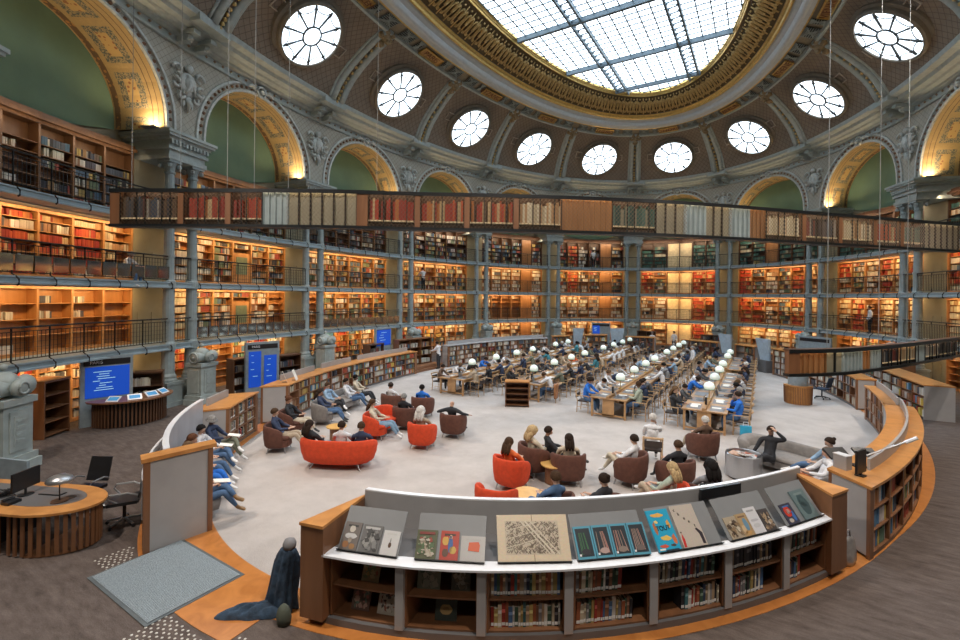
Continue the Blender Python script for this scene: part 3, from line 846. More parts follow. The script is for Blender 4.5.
# arch uplights at the springing of each arch
for i in range(-2, 10):
    for s in (-1, 1):
        x = s*(RA-.20)
        M = FM(kx(i,x), .35, SPR+.06) @ Matrix.Rotation(math.pi,4,'X') @ Matrix.Rotation(s*R(0),4,'Y')
        area('arch_uplight', M, .3, .5, 34, (1.,.72,.43), R(150))
        if -1 <= i <= 8:
            mb = MB(); M2 = FM(kx(i,x), .35, SPR+.0); mb.box(-.17,.17,-.3,.3,0,.05,M2); mb.box(-.14,.14,-.27,.27,.05,.055,M2,m=1)
            tag(mb.build('arch_uplight_fitting', [GREY_D, LED]), 'small warm uplight at the %s foot of the arch, %s' % ('left' if s < 0 else 'right', BN(i)), 'lamp', 'arch uplights')
        if i == -2 and s == -1: pass
# ================================================================== COUNTERS
def bp(mb, name, m, root, smooth=False):
    q = root.location
    mb.v = [(x-q[0], y-q[1], z-q[2]) for x, y, z in mb.v]
    return mb.build(name, m, root, smooth)
def GO(g, deg, z=0):                    # frame seen from outside the ring: x counter-clockwise, y inward
    a = R(deg); p = GP(g, deg, z); n = Vector((math.cos(a)/A, math.sin(a)/B, 0)).normalized(); x = Vector((-n.y, n.x, 0))
    return Matrix(((x.x,-n.x,0,p.x),(x.y,-n.y,0,p.y),(0,0,1,p.z),(0,0,0,1)))
def gbox(mb, g0, g1, z0, z1, d0, d1, m=0, n=None):
    gsweep(mb, [(g0,z0),(g0,z1),(g1,z1),(g1,z0)], d0, d1, n or max(1, int(abs(d1-d0)/2.2)), m)
def arc(g, d0, d1): return (GP(g,d0)-GP(g,d1)).length
CN = [('brown',(.20,.10,.06)),('black',(.025,.025,.03)),('white',(.62,.60,.55)),('navy',(.03,.05,.10)),('grey',(.22,.22,.23)),('red',(.30,.04,.03)),('green',(.05,.10,.07)),('cream',(.52,.46,.34)),('teal',(.05,.15,.17)),('ochre',(.42,.32,.12)),('tan',(.38,.28,.18)),('rust',(.34,.11,.05)),('blue',(.06,.13,.26))]
nbook = [0]
def shelf_books(M, x0, x1, z, hmax, y0, dep, where, lab, fill=(0,1), pal=None, lean=0.0, tmin=.026, tmax=.056, inward=1):
    """individual books: spines face -y of frame M"""
    W = x1-x0; x = x0+W*fill[0]; end = x0+W*fill[1]; n = 0; out = []
    while x < end and nbook[0] < 300:
        t = rnd.uniform(tmin, tmax)
        if x+t > x1: break
        h = hmax*rnd.uniform(.72,1.0); nm, c = rnd.choice(pal or CN); v = rnd.uniform(.75,1.3); c = tuple(min(1,q*v) for q in c)
        d = dep*rnd.uniform(.85,1); mb = MB()
        mb.box(0, t, 0, d, 0, h, c=c); mb.box(.003, t-.003, .003, d+.001, h-.001, h+.002, c=(.72,.68,.58))
        mb.box(.002, t-.002, -.0015, 0, .02, .06, c=(.85,.85,.83))
        if rnd.random() < .5: mb.box(.001, t-.001, -.001, 0, h*.6, h*.75, c=tuple(min(1,q*2.2+.1) for q in c))
        n += 1; nbook[0] += 1
        b = mb.build('book', BOOKM)
        b.matrix_world = M @ TR(x, y0+rnd.uniform(0,.02), z) @ Matrix.Rotation(lean*rnd.uniform(.3,1.2), 4, 'Y')
        tag(b, '%s book %s, %s in row' % (nm, lab, ORD[n] if n < len(ORD) else 'last'), 'book', where)
        x += t+.002+abs(lean)*.01
    return n
# ---------------- front display counter
D0, D1 = -82.0, -42.8
bd = [-80.3,-75.0,-69.6,-64.1,-58.6,-53.2,-48.2,-43.9]
root = empty('display_counter', GP(.675, -62)); 
mb = MB(); gbox(mb, .6642,.700,.0,.10, D0, D1); bp(mb, 'plinth', GREY_D, root)
mb = MB(); gbox(mb, .6610,.6640,.0,1.50, bd[0]-.6, bd[-1]+.6); bp(mb, 'back_panel', GREY, root)
mb = MB(); gbox(mb, .6640,.672,.10,.955, bd[0], bd[-1]); bp(mb, 'shelf_back', W_DARK, root)
mb = MB(); gbox(mb, .6606,.6640,1.50,1.52, bd[0]-.6, bd[-1]+.6); bp(mb, 'top_edge', WHITE_M, root)
mb = MB(); gbox(mb, .6950,.7045,.985,1.012, bd[0]-.1, bd[-1]+.1); bp(mb, 'ledge', WHITE_M, root)
mb = MB(); gbox(mb, .6640,.6950,.985,1.010, bd[0]-.1, bd[-1]+.1); bp(mb, 'display_base', GREY_D, root)
mb = MB(); gbox(mb, .672,.698,.955,.985, bd[0], bd[-1]); bp(mb, 'ledge_underside', W_MID, root)
for side in (0,1):
    P0, P1, AP_ = ((GP(.7045,-82.2), GP(.7045,bd[0]), GP(.6600,bd[0]-.8)), (GP(.7045,bd[-1]), GP(.7045,-42.0), GP(.6600,bd[-1]+.2)))[side]
    pg = [P0, P1, AP_.lerp(P1,.03), AP_.lerp(P0,.03)] if side == 0 else [P0, P1, AP_.lerp(P1,.12), AP_]
    mb = MB(); mb.prism([(p.x,p.y) for p in pg], .10, 1.37); bp(mb, 'end_block', W_MID, root)
    cen = sum(pg, Vector())/4; mb = MB(); mb.prism([((p.x-cen.x)*1.04+cen.x,(p.y-cen.y)*1.04+cen.y) for p in pg], 1.37, 1.41); bp(mb, 'end_block_top', W_TOP, root)
for j, d in enumerate(bd):
    if 0 < j < 7: mb = MB(); gbox(mb, .670,.7005,.10,.985, d-.28, d+.28, n=1); bp(mb, 'upright', GREY, root)
for j in range(7):
    a, b = bd[j]+(.28 if j else 0), bd[j+1]-(.28 if j < 6 else 0)
    for z in (.10, .52):
        mb = MB(); gbox(mb, .672,.6975, z, z+.025, a, b); bp(mb, 'shelf', W_MID, root)
    for d in (a, b-.12):
        mb = MB(); gbox(mb, .672,.6985,.12,.955, d, d+.12, n=1); bp(mb, 'divider', W_MID, root)
mb = MB(); M = GO(.7036, -42.6, .42); mb.box(-.05,.05,-.012,.0,-.06,.06, M); bp(mb, 'wall_socket', GREY, root)
mb = MB(); mb.box(-.42,.42,-.02,.02,0,.16, GO(.6662,-52.2,1.36)); scr = bp(mb, 'sign_strip', BLACK, root)
tag(root, 'long curved display counter with slanted magazine boards above open bookshelves', 'counter')
# lit-from-above boards
boards = {}
BORD = ['leftmost','second','third','fourth','fifth','sixth','rightmost']
for j in range(7):
    mid = (bd[j]+bd[j+1])/2; W = arc(.69, bd[j], bd[j+1])*.87
    M = GO(.6965, mid, 1.02) @ TR((0,.09,.11,.02,.0,-.03,0)[j],0,0) @ Matrix.Rotation(R(50), 4, 'X')
    boards[j] = (M, W)
    o = empty('display_board', M=M)
    mb = MB(); mb.box(-W/2, W/2, 0, .58, -.012, 0); mb.build('board_panel', BOARDM, o)
    mb = MB(); mb.box(-W/2, W/2, -.012, .0, -.012, .045); mb.build('board_lip', BLACK, o)
    tag(o, 'slanted grey display board above the %s shelf bay of the curved counter' % ORD[j+1] if j else 'leftmost slanted grey display board, beside the wooden end block of the curved counter', 'display board', 'slanted boards along the display counter')
def cover(M, x, w, h, art, label, cat='magazine', grp='publications on the slanted boards', name='magazine', y=.0, th=.012, ry=0):
    mb = MB(); art(mb, w, h, th)
    o = mb.build(name, PRINT); o.matrix_world = M @ TR(x, y, .002, ry)
    tag(o, label, cat, grp); return o
def flat(mb, x0, x1, y0, y1, z, c): mb.box(x0, x1, y0, y1, z, z+.0015, c=c)
def poly(mb, pts, z, c): mb.prism(pts, z, z+.0015, c=c)
def blob(cx, cy, rx, ry, n=12, j=.0): return [(cx+rx*math.cos(2*math.pi*k/n)*(1+j*math.sin(5*k)), cy+ry*math.sin(2*math.pi*k/n)*(1+j*math.cos(3*k))) for k in range(n)]
def art_generic(bg, cols, seed, title=None, nshape=34, stripe=False):
    def f(mb, w, h, th):
        q = random.Random(seed)
        mb.box(0, w, 0, h, 0, th, c=bg)
        for s in range(nshape):
            cx, cy = q.uniform(.15,.85)*w, q.uniform(.12,.78)*h; rx, ry = q.uniform(.03,.15)*w, q.uniform(.02,.12)*h
            rx = min(rx, cx-.01, w-.01-cx); ry = min(ry, cy-.01, h-.01-cy)
            if rx > 0 and ry > 0: poly(mb, blob(cx, cy, rx, ry, 9, .25), th+.0004*s, q.choice(cols))
        if title: flat(mb, w*.12, w*.88, h*.84, h*.93, th+.006, title)
    return f
def art_map(mb, w, h, th):
    q = random.Random(3)
    for s in (0, 1):
        mb.box(s*w/2+.004*s, (s+1)*w/2-.004*(1-s), 0, h, 0, th, c=(.60,.50,.36))
    mb.box(w/2-.008, w/2+.008, .002, h-.002, 0, th*.6, c=(.25,.18,.12))
    x0, x1, y0, y1 = w*.11, w*.87, h*.14, h*.86
    mb.box(x0, x1, y0, y1, th, th+.001, c=(.50,.43,.33))
    def seg(p, q_, wd, c, z):
        d = Vector((q_[0]-p[0], q_[1]-p[1])); n = Vector((-d.y, d.x)).normalized()*wd/2
        poly(mb, [(p[0]-n.x,p[1]-n.y),(q_[0]-n.x,q_[1]-n.y),(q_[0]+n.x,q_[1]+n.y),(p[0]+n.x,p[1]+n.y)], z, c)
    for s in range(620):            # city blocks of the engraved street plan
        cx, cy = q.uniform(x0+.02,x1-.02), q.uniform(y0+.02,y1-.02); a = R(-48)+q.choice((0,math.pi/2)); l = q.uniform(.012,.03)
        dx, dy = l*math.cos(a)/1.2, l*math.sin(a)/1.2
        if x0 < cx-abs(dx) and cx+abs(dx) < x1 and y0 < cy-abs(dy) and cy+abs(dy) < y1: seg((cx-dx,cy-dy),(cx+dx,cy+dy), q.uniform(.006,.012), (.20,.16,.12), th+.001)
    for t, wd in ((.30,.012),(.38,.022),(.47,.012)):
        seg((x0+(x1-x0)*(t),y1-.005),(x0+(x1-x0)*(t+.5),y0+.005), wd, (.62,.56,.44), th+.003)
    for t in (.2,.45,.7): seg((x0+.01,y0+(y1-y0)*t),(x0+(x1-x0)*.6,y0+(y1-y0)*(t+.25)), .008, (.60,.54,.42), th+.003)
def art_tout(mb, w, h, th):
    mb.box(0, w, 0, h, 0, th, c=(.02,.36,.58)); 
    for cx, cy, rx, ry, c in ((.45,.86,.30,.05,(.75,.42,.10)),(.18,.55,.07,.16,(.45,.16,.06)),(.82,.62,.08,.10,(.70,.36,.08)),(.5,.30,.24,.06,(.72,.50,.12)),(.86,.25,.09,.12,(.60,.16,.06)),(.30,.12,.2,.04,(.60,.10,.06)),(.72,.12,.12,.03,(.08,.05,.04)),(.3,.70,.08,.04,(.8,.6,.2))):
        poly(mb, blob(cx*w, cy*h, rx*w, ry*h, 10, .2), th, c)
    flat(mb, .05*w, .3*w, .03*h, .07*h, th+.001, (.85,.85,.8)); flat(mb, .3*w,.9*w,.0*h+.004,.035*h, th+.001,(.02,.04,.06))
def art_chuet(mb, w, h, th):
    mb.box(0, w, 0, h, 0, th, c=(.50,.44,.38)); poly(mb, [(.03*w,.02*h),(.12*w,.02*h),(.15*w,.2*h),(.10*w,.34*h),(.05*w,.22*h)], th, (.55,.03,.03)); poly(mb, blob(.09*w,.36*h,.03*w,.02*h), th, (.05,.03,.03))
    poly(mb, [(.84*w,.05*h),(.95*w,.04*h),(.96*w,.30*h),(.80*w,.42*h),(.72*w,.40*h),(.82*w,.28*h)], th, (.04,.03,.04))
def art_blue(seed):
    def f(mb, w, h, th):
        q = random.Random(seed); mb.box(0, w, 0, h, 0, th, c=(.10,.33,.45)); mb.box(.09*w,.91*w,.08*h,.93*h,th,th+.001,c=(.03,.04,.05))
        for s in range(6):
            x = q.uniform(.15,.75)*w; poly(mb, [(x,.15*h),(x+.05*w,.15*h),(x*.7+.12*w,.8*h),(x*.7+.09*w,.8*h)], th+.001, (.30+q.random()*.2,.24,.20) if seed > 1 else (.06,.16,.08))
        poly(mb, blob(.5*w,.22*h,.26*w,.09*h), th+.002, ((.04,.04,.05),(.45,.33,.30),(.25,.20,.17),(.16,.13,.12))[seed-1])
        flat(mb, .10*w,.2*w,.10*h,.16*h, th+.003, (.8,.8,.8))
    return f
def art_palette(bg, shp, c, title=(.05,.05,.05)):
    def f(mb, w, h, th):
        mb.box(0, w, 0, h, 0, th, c=bg); 
        for (cx, cy, rx, ry, cc) in shp: poly(mb, blob(cx*w,cy*h,rx*w,ry*h,12,.08), th+.0002, cc)
        flat(mb, .2*w,.8*w,.83*h,.90*h, th, title)
    return f
LB = 'on the %s slanted board'
M, W = boards[0]
cover(M, -.42,.25,.36, art_palette((.17,.15,.14),[(.5,.75,.18,.12,(.55,.52,.46)),(.3,.2,.2,.12,(.30,.14,.06)),(.7,.15,.18,.1,(.36,.20,.09)),(.5,.5,.38,.1,(.55,.55,.55)),(.5,.36,.12,.1,(.35,.30,.25))],0), 'dark magazine with a pale central title box, beside the left wooden end block')
cover(M, -.14,.29,.35, art_generic((.16,.16,.16), [(.32,.32,.31),(.08,.08,.08),(.24,.24,.24)], 5, (.5,.5,.5)), 'black and grey patterned magazine, middle one of three on the first slanted board')
cover(M, .18,.24,.31, art_palette((.60,.60,.60),[(.5,.42,.10,.11,(.10,.06,.04)),(.5,.6,.03,.1,(.2,.2,.2))],0,(.55,.55,.54)), 'white booklet with a small dark emblem, right one on the first slanted board')
M, W = boards[1]
cover(M, -.47,.28,.36, art_generic((.10,.11,.06), [(.40,.34,.26),(.30,.06,.04),(.10,.16,.08),(.48,.44,.36)], 9, (.22,.05,.04)), 'green and brown illustrated comic cover on the second slanted board')
cover(M, -.14,.25,.36, art_palette((.42,.05,.03),[(.28,.65,.2,.15,(.60,.35,.08)),(.55,.55,.14,.3,(.05,.12,.32)),(.7,.35,.2,.13,(.55,.36,.08)),(.3,.25,.18,.14,(.12,.06,.04)),(.55,.78,.1,.08,(.65,.45,.3))],0,(.06,.03,.02)), 'bright red and yellow illustrated cover with a blue figure')
cover(M, .14,.33,.31, art_palette((.44,.43,.42),[],0,(.42,.41,.40)), 'plain grey booklet with an orange label on the second slanted board')
mb = MB(); mb.prism([(.10,.13),(.25,.12),(.26,.20),(.24,.24),(.11,.23)], .015,.0165, c=(.60,.10,.03)); o = mb.build('label_sticker', PRINT); o.matrix_world = boards[1][0] @ TR(.14,0,.002); tag(o, 'small orange label lying on the plain grey booklet', 'label')
M, W = boards[2]
cover(M, -.49,.98,.58, art_map, 'large open atlas showing an old engraved street plan', 'book', None, 'open_atlas', th=.03)
M, W = boards[3]
for j, s in enumerate(('leftmost','second','third','rightmost')):
    cover(M, -.50+j*.265,.255,.41, art_blue(j+1), 'dark photograph in a blue frame, %s of the four on the fourth board' % s, 'picture', 'blue framed photographs', 'framed_photograph', th=.02)
M, W = boards[4]
tout = cover(M, -.53,.36,.54, art_tout, 'tall bright blue picture book covered with animals', 'book', None, 'picture_book', th=.02)
for j, (s, z, y) in enumerate((('TOUT',.085,.29),)):
    t = text_obj('cover_lettering', s, z, TR(.19,y,.0225), BLACK, tout)
ch = cover(M, -.12,.40,.56, art_chuet, 'tall beige picture book with scattered letters and a small red figure', 'book', None, 'picture_book', th=.02)
for s, x, y in (('c',.06,.50),('h',.11,.44),('u',.18,.38),('e',.24,.33),('t',.31,.27)): text_obj('cover_lettering', s, .06, TR(x,y,.0215), BLACK, ch)
M, W = boards[5]
cover(M, -.46,.26,.30, art_generic((.40,.33,.24), [(.10,.07,.05),(.55,.47,.36),(.25,.17,.1)], 31), 'beige and black cover with striped figures, first on the sixth board')
cover(M, -.22,.23,.31, art_palette((.42,.29,.15),[(.6,.5,.2,.3,(.14,.26,.36)),(.3,.3,.2,.2,(.55,.40,.24)),(.5,.15,.3,.1,(.50,.30,.12))],0,(.2,.12,.08)), 'tan cover with a pale blue sail shape, second on the sixth board')
cover(M, .0,.24,.37, art_palette((.62,.62,.65),[(.5,.5,.35,.05,(.45,.45,.48)),(.5,.3,.3,.08,(.52,.52,.54))],0,(.35,.35,.36)), 'white magazine with faint grey drawing, third on the sixth board')
cover(M, .25,.22,.31, art_generic((.07,.06,.06), [(.38,.28,.18),(.20,.14,.10),(.5,.45,.4)], 12), 'dark brown photographic cover, last on the sixth board')
M, W = boards[6]
cover(M, -.40,.27,.30, art_palette((.05,.05,.08),[(.45,.6,.32,.25,(.60,.05,.03)),(.48,.6,.18,.14,(.75,.72,.68)),(.75,.35,.14,.25,(.06,.16,.42)),(.35,.18,.2,.1,(.5,.45,.4))],0,(.06,.16,.42)), 'magazine with a red circle on the cover')
cover(M, .0,.36,.44, art_palette((.13,.19,.20),[(.5,.48,.32,.36,(.05,.09,.10)),(.5,.55,.22,.16,(.10,.17,.18))],0,(.20,.26,.26)), 'large slate blue book with an ornate oval, on the rightmost board', th=.025)
for dx, s in ((0,'NEW'),): pass
# ---- face-out magazines inside the first two bays
def faceout(j, x, z, w, h, art, label):
    mid = (bd[j]+bd[j+1])/2; M = GO(.695, mid, z) @ TR(x, .10, 0) @ Matrix.Rotation(R(66), 4, 'X')
    return cover(M, -w/2, w, h, art, label, 'magazine', 'face-out magazines in the shelf bays')
faceout(0, -.02, .545, .26,.34, art_generic((.36,.26,.14),[(.42,.12,.06),(.52,.40,.22),(.20,.24,.12),(.5,.3,.1)], 41,(.5,.42,.3)), 'orange and brown illustrated magazine on the upper shelf of the leftmost bay')
faceout(0, -.17, .125, .27,.32, art_generic((.16,.09,.07),[(.40,.16,.14),(.46,.30,.24),(.10,.08,.06),(.14,.20,.16)], 42), 'dark magazine with a pink figure on the lower shelf of the leftmost bay')
faceout(0, .23, .125, .28,.34, art_generic((.50,.45,.38),[(.10,.08,.07),(.56,.52,.45),(.35,.12,.08)], 43,(.1,.1,.1)), 'white and black magazine on the lower shelf of the leftmost bay')
faceout(1, -.22, .545, .32,.36, art_generic((.26,.28,.22),[(.40,.40,.34),(.12,.16,.12),(.50,.46,.38)], 44,(.45,.42,.34)), 'green and cream magazine, larger of two on the second bay\'s upper shelf')
faceout(1, .22, .545, .26,.32, art_generic((.14,.12,.09),[(.46,.40,.32),(.26,.20,.14)], 45,(.5,.46,.4)), 'dark photographic magazine leaning on the second bay\'s upper shelf')
isl = faceout(1, .02, .125, .30,.36, art_palette((.05,.06,.05),[(.5,.36,.30,.17,(.48,.32,.13)),(.5,.36,.16,.09,(.30,.18,.08))],0,(.05,.06,.05)), 'black book with a gold medallion alone on the second bay\'s lower shelf')
text_obj('cover_lettering', 'ISLAM', .075, TR(.15,.29,.016), GOLD_M, isl)
# ---- shelved books
DARKP = [('black',(.03,.03,.04)),('dark grey',(.06,.06,.07)),('tan',(.38,.28,.18))]
for j, row, fl, ln_, pl in ((2,1,(0,.97),0,None),(2,0,(0,1),0,None),(3,1,(0,.62),.05,None),(3,0,(0,.78),.04,None),(4,1,(0,.88),.07,None),(4,0,(.38,1),.03,None),(5,1,(0,.86),0,DARKP),(5,0,(0,.70),.03,None),(6,1,(0,.98),.10,None),(6,0,(0,.40),.04,None)):
    mid = (bd[j]+bd[j+1])/2; Wd = arc(.69, bd[j], bd[j+1])-.20
    shelf_books(GO(.6955, mid, 0), -Wd/2, Wd/2, .126+.42*row, .34, .02, .17, 'books in the display counter', 'on %s shelf of %s display bay' % ('upper' if row else 'lower', ORD[j+1]), fl, pl, ln_)
print('books front', nbook[0])

# ---------------- generic ring counter
def ring_counter(nm, label, d0, d1, g0=.661, g1=.707, H=1.3, face='in', cols=6, rows=3, ends=(True,True), top=W_TOP, riser=None, ind=None, pal='colour', body=W_MID, shelves_out=False, backm=GREY, fillp=.95):
    mid = (d0+d1)/2; root = empty('low_bookcase', GP((g0+g1)/2, mid))
    sides = (['in'] if face in ('in','both') else [])+(['out'] if face in ('out','both') else [])
    gi, go = (g0, g1)
    dep = .016
    mb = MB(); gbox(mb, g0+.001,g1-.001,0,.09, d0, d1); bp(mb, 'plinth', GREY_D, root)
    c0 = g0+(dep if 'in' in sides else 0); c1 = g1-(dep if 'out' in sides else 0)
    mb = MB(); gbox(mb, c0, c1, .09, H-.05, d0, d1); bp(mb, 'core_panel', backm, root)
    mb = MB(); gbox(mb, g0-.0015, g1+.0015, H-.05, H, d0-.36, d1+.36); bp(mb, 'top', top, root)
    for e, d in ((0,d0),(1,d1)):
        if ends[e]:
            mb = MB(); gbox(mb, g0+.0035, g1-.0035, .06, H-.06, d-.30, d+.30, n=1); bp(mb, 'end_panel', GREY, root)
            mb = MB(); gbox(mb, g0, g0+.0035, .0, H-.05, d-.32, d+.32, n=1); bp(mb, 'end_frame', body, root); mb = MB(); gbox(mb, g1-.0035, g1, .0, H-.05, d-.32, d+.32, n=1); bp(mb, 'end_frame', body, root)
    step = (d1-d0)/cols
    for sd in sides:
        a, b = (g0, g0+dep) if sd == 'in' else (g1-dep, g1)
        for c in range(cols+1):
            d = d0+c*step; w = .10 if c in (0, cols) else .06; w = w*18/max(9,arc(.68,d-1,d+1)*9)
            mb = MB(); gbox(mb, a, b, .09, H-.05, d-w, d+w, n=1); bp(mb, 'upright', body, root)
        for r in range(rows):
            z = .09+r*(H-.16)/rows
            mb = MB(); gbox(mb, a, b-.0005 if sd == 'in' else b, z, z+.022, d0, d1); bp(mb, 'shelf', body, root)
        for c in range(cols):
            dm = d0+(c+.5)*step; Wc = arc(.68, d0+c*step, d0+(c+1)*step)-.07
            Mf = GM(g0+.0012, dm) if sd == 'in' else GO(g1-.0012, dm)
            for r in range(rows):
                z = .09+r*(H-.16)/rows+.023; hh = (H-.16)/rows-.05
                if rnd.random() > fillp: continue
                f = 1.0 if rnd.random() < .7 else rnd.uniform(.5,.95)
                if ind and nbook[0] < 290 and ind(sd, c, r):
                    shelf_books(Mf, -Wc/2, Wc/2, z, min(.31,hh), .02, .17, 'books in the low oval bookcases', ind(sd, c, r), (0,f))
                else:
                    book_row(BOOKS, Mf, -Wc/2, Wc/2, z, min(.32,hh), .02, .15, pal if isinstance(pal,str) else rnd.choice(pal), f)
    if riser:
        for (ra, rb, gg) in riser:
            mb = MB(); gbox(mb, gg, gg+.003, H, H+.22, ra, rb); bp(mb, 'riser', GREY, root)
    tag(root, label, 'bookcase', 'low bookcases round the oval floor')
    return root
ring_counter('l0', 'short low bookcase behind the seated row at the left, two shelf columns wide', -133.3, -125, .690,.730, 1.3, 'in', 3, 3, riser=[(-132,-127,.722)],
             ind=lambda sd,c,r: ('%s shelf, column %s of short left bookcase' % (('bottom','middle','top')[r], ('one','two','three')[c])), pal='colour')
ring_counter('r1', 'curved double-sided low bookcase with broad orange oak top at the right of the display counter', -38.7, -8.5, .664,.707, 1.3, 'out', 9, 3, (True,True), riser=[(-36,-8.5,.6875)],
             ind=lambda sd,c,r: ('%s shelf, column %s of right-hand bookcase' % (('bottom','middle','top')[r], ('one','two','three')[c])) if c < 3 else None)
ring_counter('r1b', 'narrow tail end of the right-hand curved bookcase with white books facing inward', -8.3, 4.0, .664,.686, 1.3, 'in', 4, 3, (True,True), riser=[(-8.3,3.6,.6835)], pal='white')
ring_counter('r2', 'low oak bookcase by the far right edge of the reading floor, grey end panel', 10.5, 35, .672,.715, 1.3, 'in', 9, 3, pal='white')
ring_counter('l1', 'long curved low bookcase behind the sofas on the left of the floor', -177, -137.5, .662,.705, 1.32, 'in', 12, 4, riser=[(-150,-141,.695),(-160,-152,.695),(-176.5,-162,.695)], pal=['colour','colour','white','mixed'])
ring_counter('l2', 'long curved low bookcase behind the leftmost reading tables', 136, 172, .662,.700, 1.38, 'in', 13, 4, riser=[(137,171,.690)], pal=['white','mixed','white'], top=GREY)
ring_counter('l3', 'squat dark wooden bookcase at the far left bend of the oval', 127, 133.5, .665,.700, 1.5, 'in', 3, 3, pal='mixed')
ring_counter('f1', 'open wooden bookcase between two pale kiosks at the far end, left', 112, 120.5, .665,.700, 1.55, 'in', 3, 3, pal='colour', fillp=.6)
ring_counter('f2', 'grey-filled bookcase left of the far entrance aisle', 92.5, 103.8, .665,.698, 1.45, 'in', 4, 4, pal='dark')
ring_counter('f3', 'grey-filled bookcase right of the far entrance aisle', 66.3, 80.5, .665,.698, 1.45, 'in', 5, 4, pal='dark')
ring_counter('f4', 'open wooden bookcase between the two pale kiosks at the far right', 51.3, 58.8, .665,.700, 1.5, 'in', 2, 3, pal='mixed', fillp=.7)
ring_counter('f5', 'white-filled bookcase beside the right-hand pale kiosk', 38, 43.5, .665,.700, 1.6, 'in', 2, 4, pal='white')
print('books ring', nbook[0])
# steps by the left opening
root = empty('floor_steps', GP(.69,-182)); struct(root)
for q, (ga, gb, z) in enumerate(((.672,.73,.14),(.682,.73,.28))):
    mb = MB(); gbox(mb, ga, gb, 0, z, -187, -178); bp(mb, 'step', W_MID, root)
# pale kiosks (inclined reading stands) of the far end
for d0, d1, lb in ((121.5,126.0,'leftmost pale blue tapered kiosk at the far end of the oval'),(104.8,110.8,'pale blue tapered kiosk just left of the far axis bookcases'),(60.0,65.2,'pale blue tapered kiosk under the far right column pair'),(44.5,50.0,'rightmost pale blue tapered kiosk at the far end')):
    dm = (d0+d1)/2; root = empty('reading_kiosk', M=GM(.672, dm)); w = arc(.67,d0,d1)/2*.95
    mb = MB(); mb.add([(-w*.7,-.05,.75),(w*.7,-.05,.75),(w,-.25,2.1),(-w,-.25,2.1),(-w*.7,.05,.75),(w*.7,.05,.75),(w,-.10,2.1),(-w,-.10,2.1)], [(0,1,2,3),(7,6,5,4),(0,4,5,1),(1,5,6,2),(2,6,7,3),(3,7,4,0)]); mb.build('kiosk_screen', simple('kiosk_blue_grey', (.38,.48,.58), .35) if 'kiosk_blue_grey' not in bpy.data.materials else bpy.data.materials['kiosk_blue_grey'], root)
    mb = MB(); mb.box(-w*.62,w*.62,-.2,.3,0,.76); mb.build('kiosk_base', GREY_D, root)
    tag(root, lb, 'kiosk', 'pale kiosks')
# ---------------- left partition with grey end panel, curved screens and a bench
root = empty('partition', GP(.70,-108))
mb = MB(); gbox(mb, .685,.726,.0,1.58, -102.2,-101.3, n=1); bp(mb, 'end_panel', GREY, root)
mb = MB(); gbox(mb, .6835,.687,0,1.60,-102.3,-101.2, n=1); gbox(mb, .7245,.7285,0,1.60,-102.3,-101.2, n=1); bp(mb, 'end_frame', W_MID, root)
mb = MB(); gbox(mb, .681,.730,1.60,1.67,-102.7,-101.1, n=1); bp(mb, 'end_cap', W_TOP, root)
SCR = simple('translucent_grey_screen', (.42,.44,.48), .3, 0, .04, 3.)
mb = MB(); gbox(mb, .7125,.7150,.0,1.66,-102.7,-123); bp(mb, 'curved_screen', SCR, root)
mb = MB(); gbox(mb, .727,.7290,.5,1.20,-102.7,-121); bp(mb, 'outer_display_rail', WHITE_M, root)
mb = MB(); gbox(mb, .715,.727,.0,.95,-102.7,-121); bp(mb, 'outer_cabinet', W_DARK, root)
mb = MB(); gbox(mb, .7115,.7160,1.66,1.685,-102.7,-123); bp(mb, 'screen_edge', WHITE_M, root)
tag(root, 'curved partition with a wood-framed grey end panel behind the seated row', 'partition')
for j, d in enumerate((-105,-108.2,-111.4)):
    M = GO(.7285, d, .97) @ Matrix.Rotation(R(55),4,'X'); o = empty('display_board', M=M)
    mb = MB(); mb.box(-.42,.42,0,.45,-.012,0); mb.build('board_panel', GREY_D, o); mb = MB(); mb.box(-.42,.42,-.012,0,-.012,.03); mb.build('board_lip', BLACK, o)
    tag(o, 'dark slanted board on the corridor side of the left partition, %s from its end panel' % ORD[j+1], 'display board', 'boards on the left partition')
root = empty('bench', GP(.69,-110)); SOFA_G = simple('grey_wool', (.24,.23,.23), .9, 0, .1, 20., bump=.2)
mb = MB(); gsweep(mb, [(.676,.20),(.674,.40),(.677,.46),(.700,.46),(.704,.40),(.704,.20)], -103.3,-123, 14); bp(mb, 'seat', SOFA_G, root, True)
mb = MB(); gsweep(mb, [(.701,.3),(.702,.74),(.704,.78),(.709,.78),(.710,.3)], -103.3,-123, 14); bp(mb, 'backrest', SOFA_G, root, True)
for d in (-104,-108,-112,-116,-120,-122.5):
    for g in (.680,.699): mb = MB(); p = GP(g,d); mb.tube([p, p+Vector((0,0,.22))], .02, 6); bp(mb, 'leg', STEEL, root)
tag(root, 'long curved grey bench along the left partition under the seated row', 'bench')

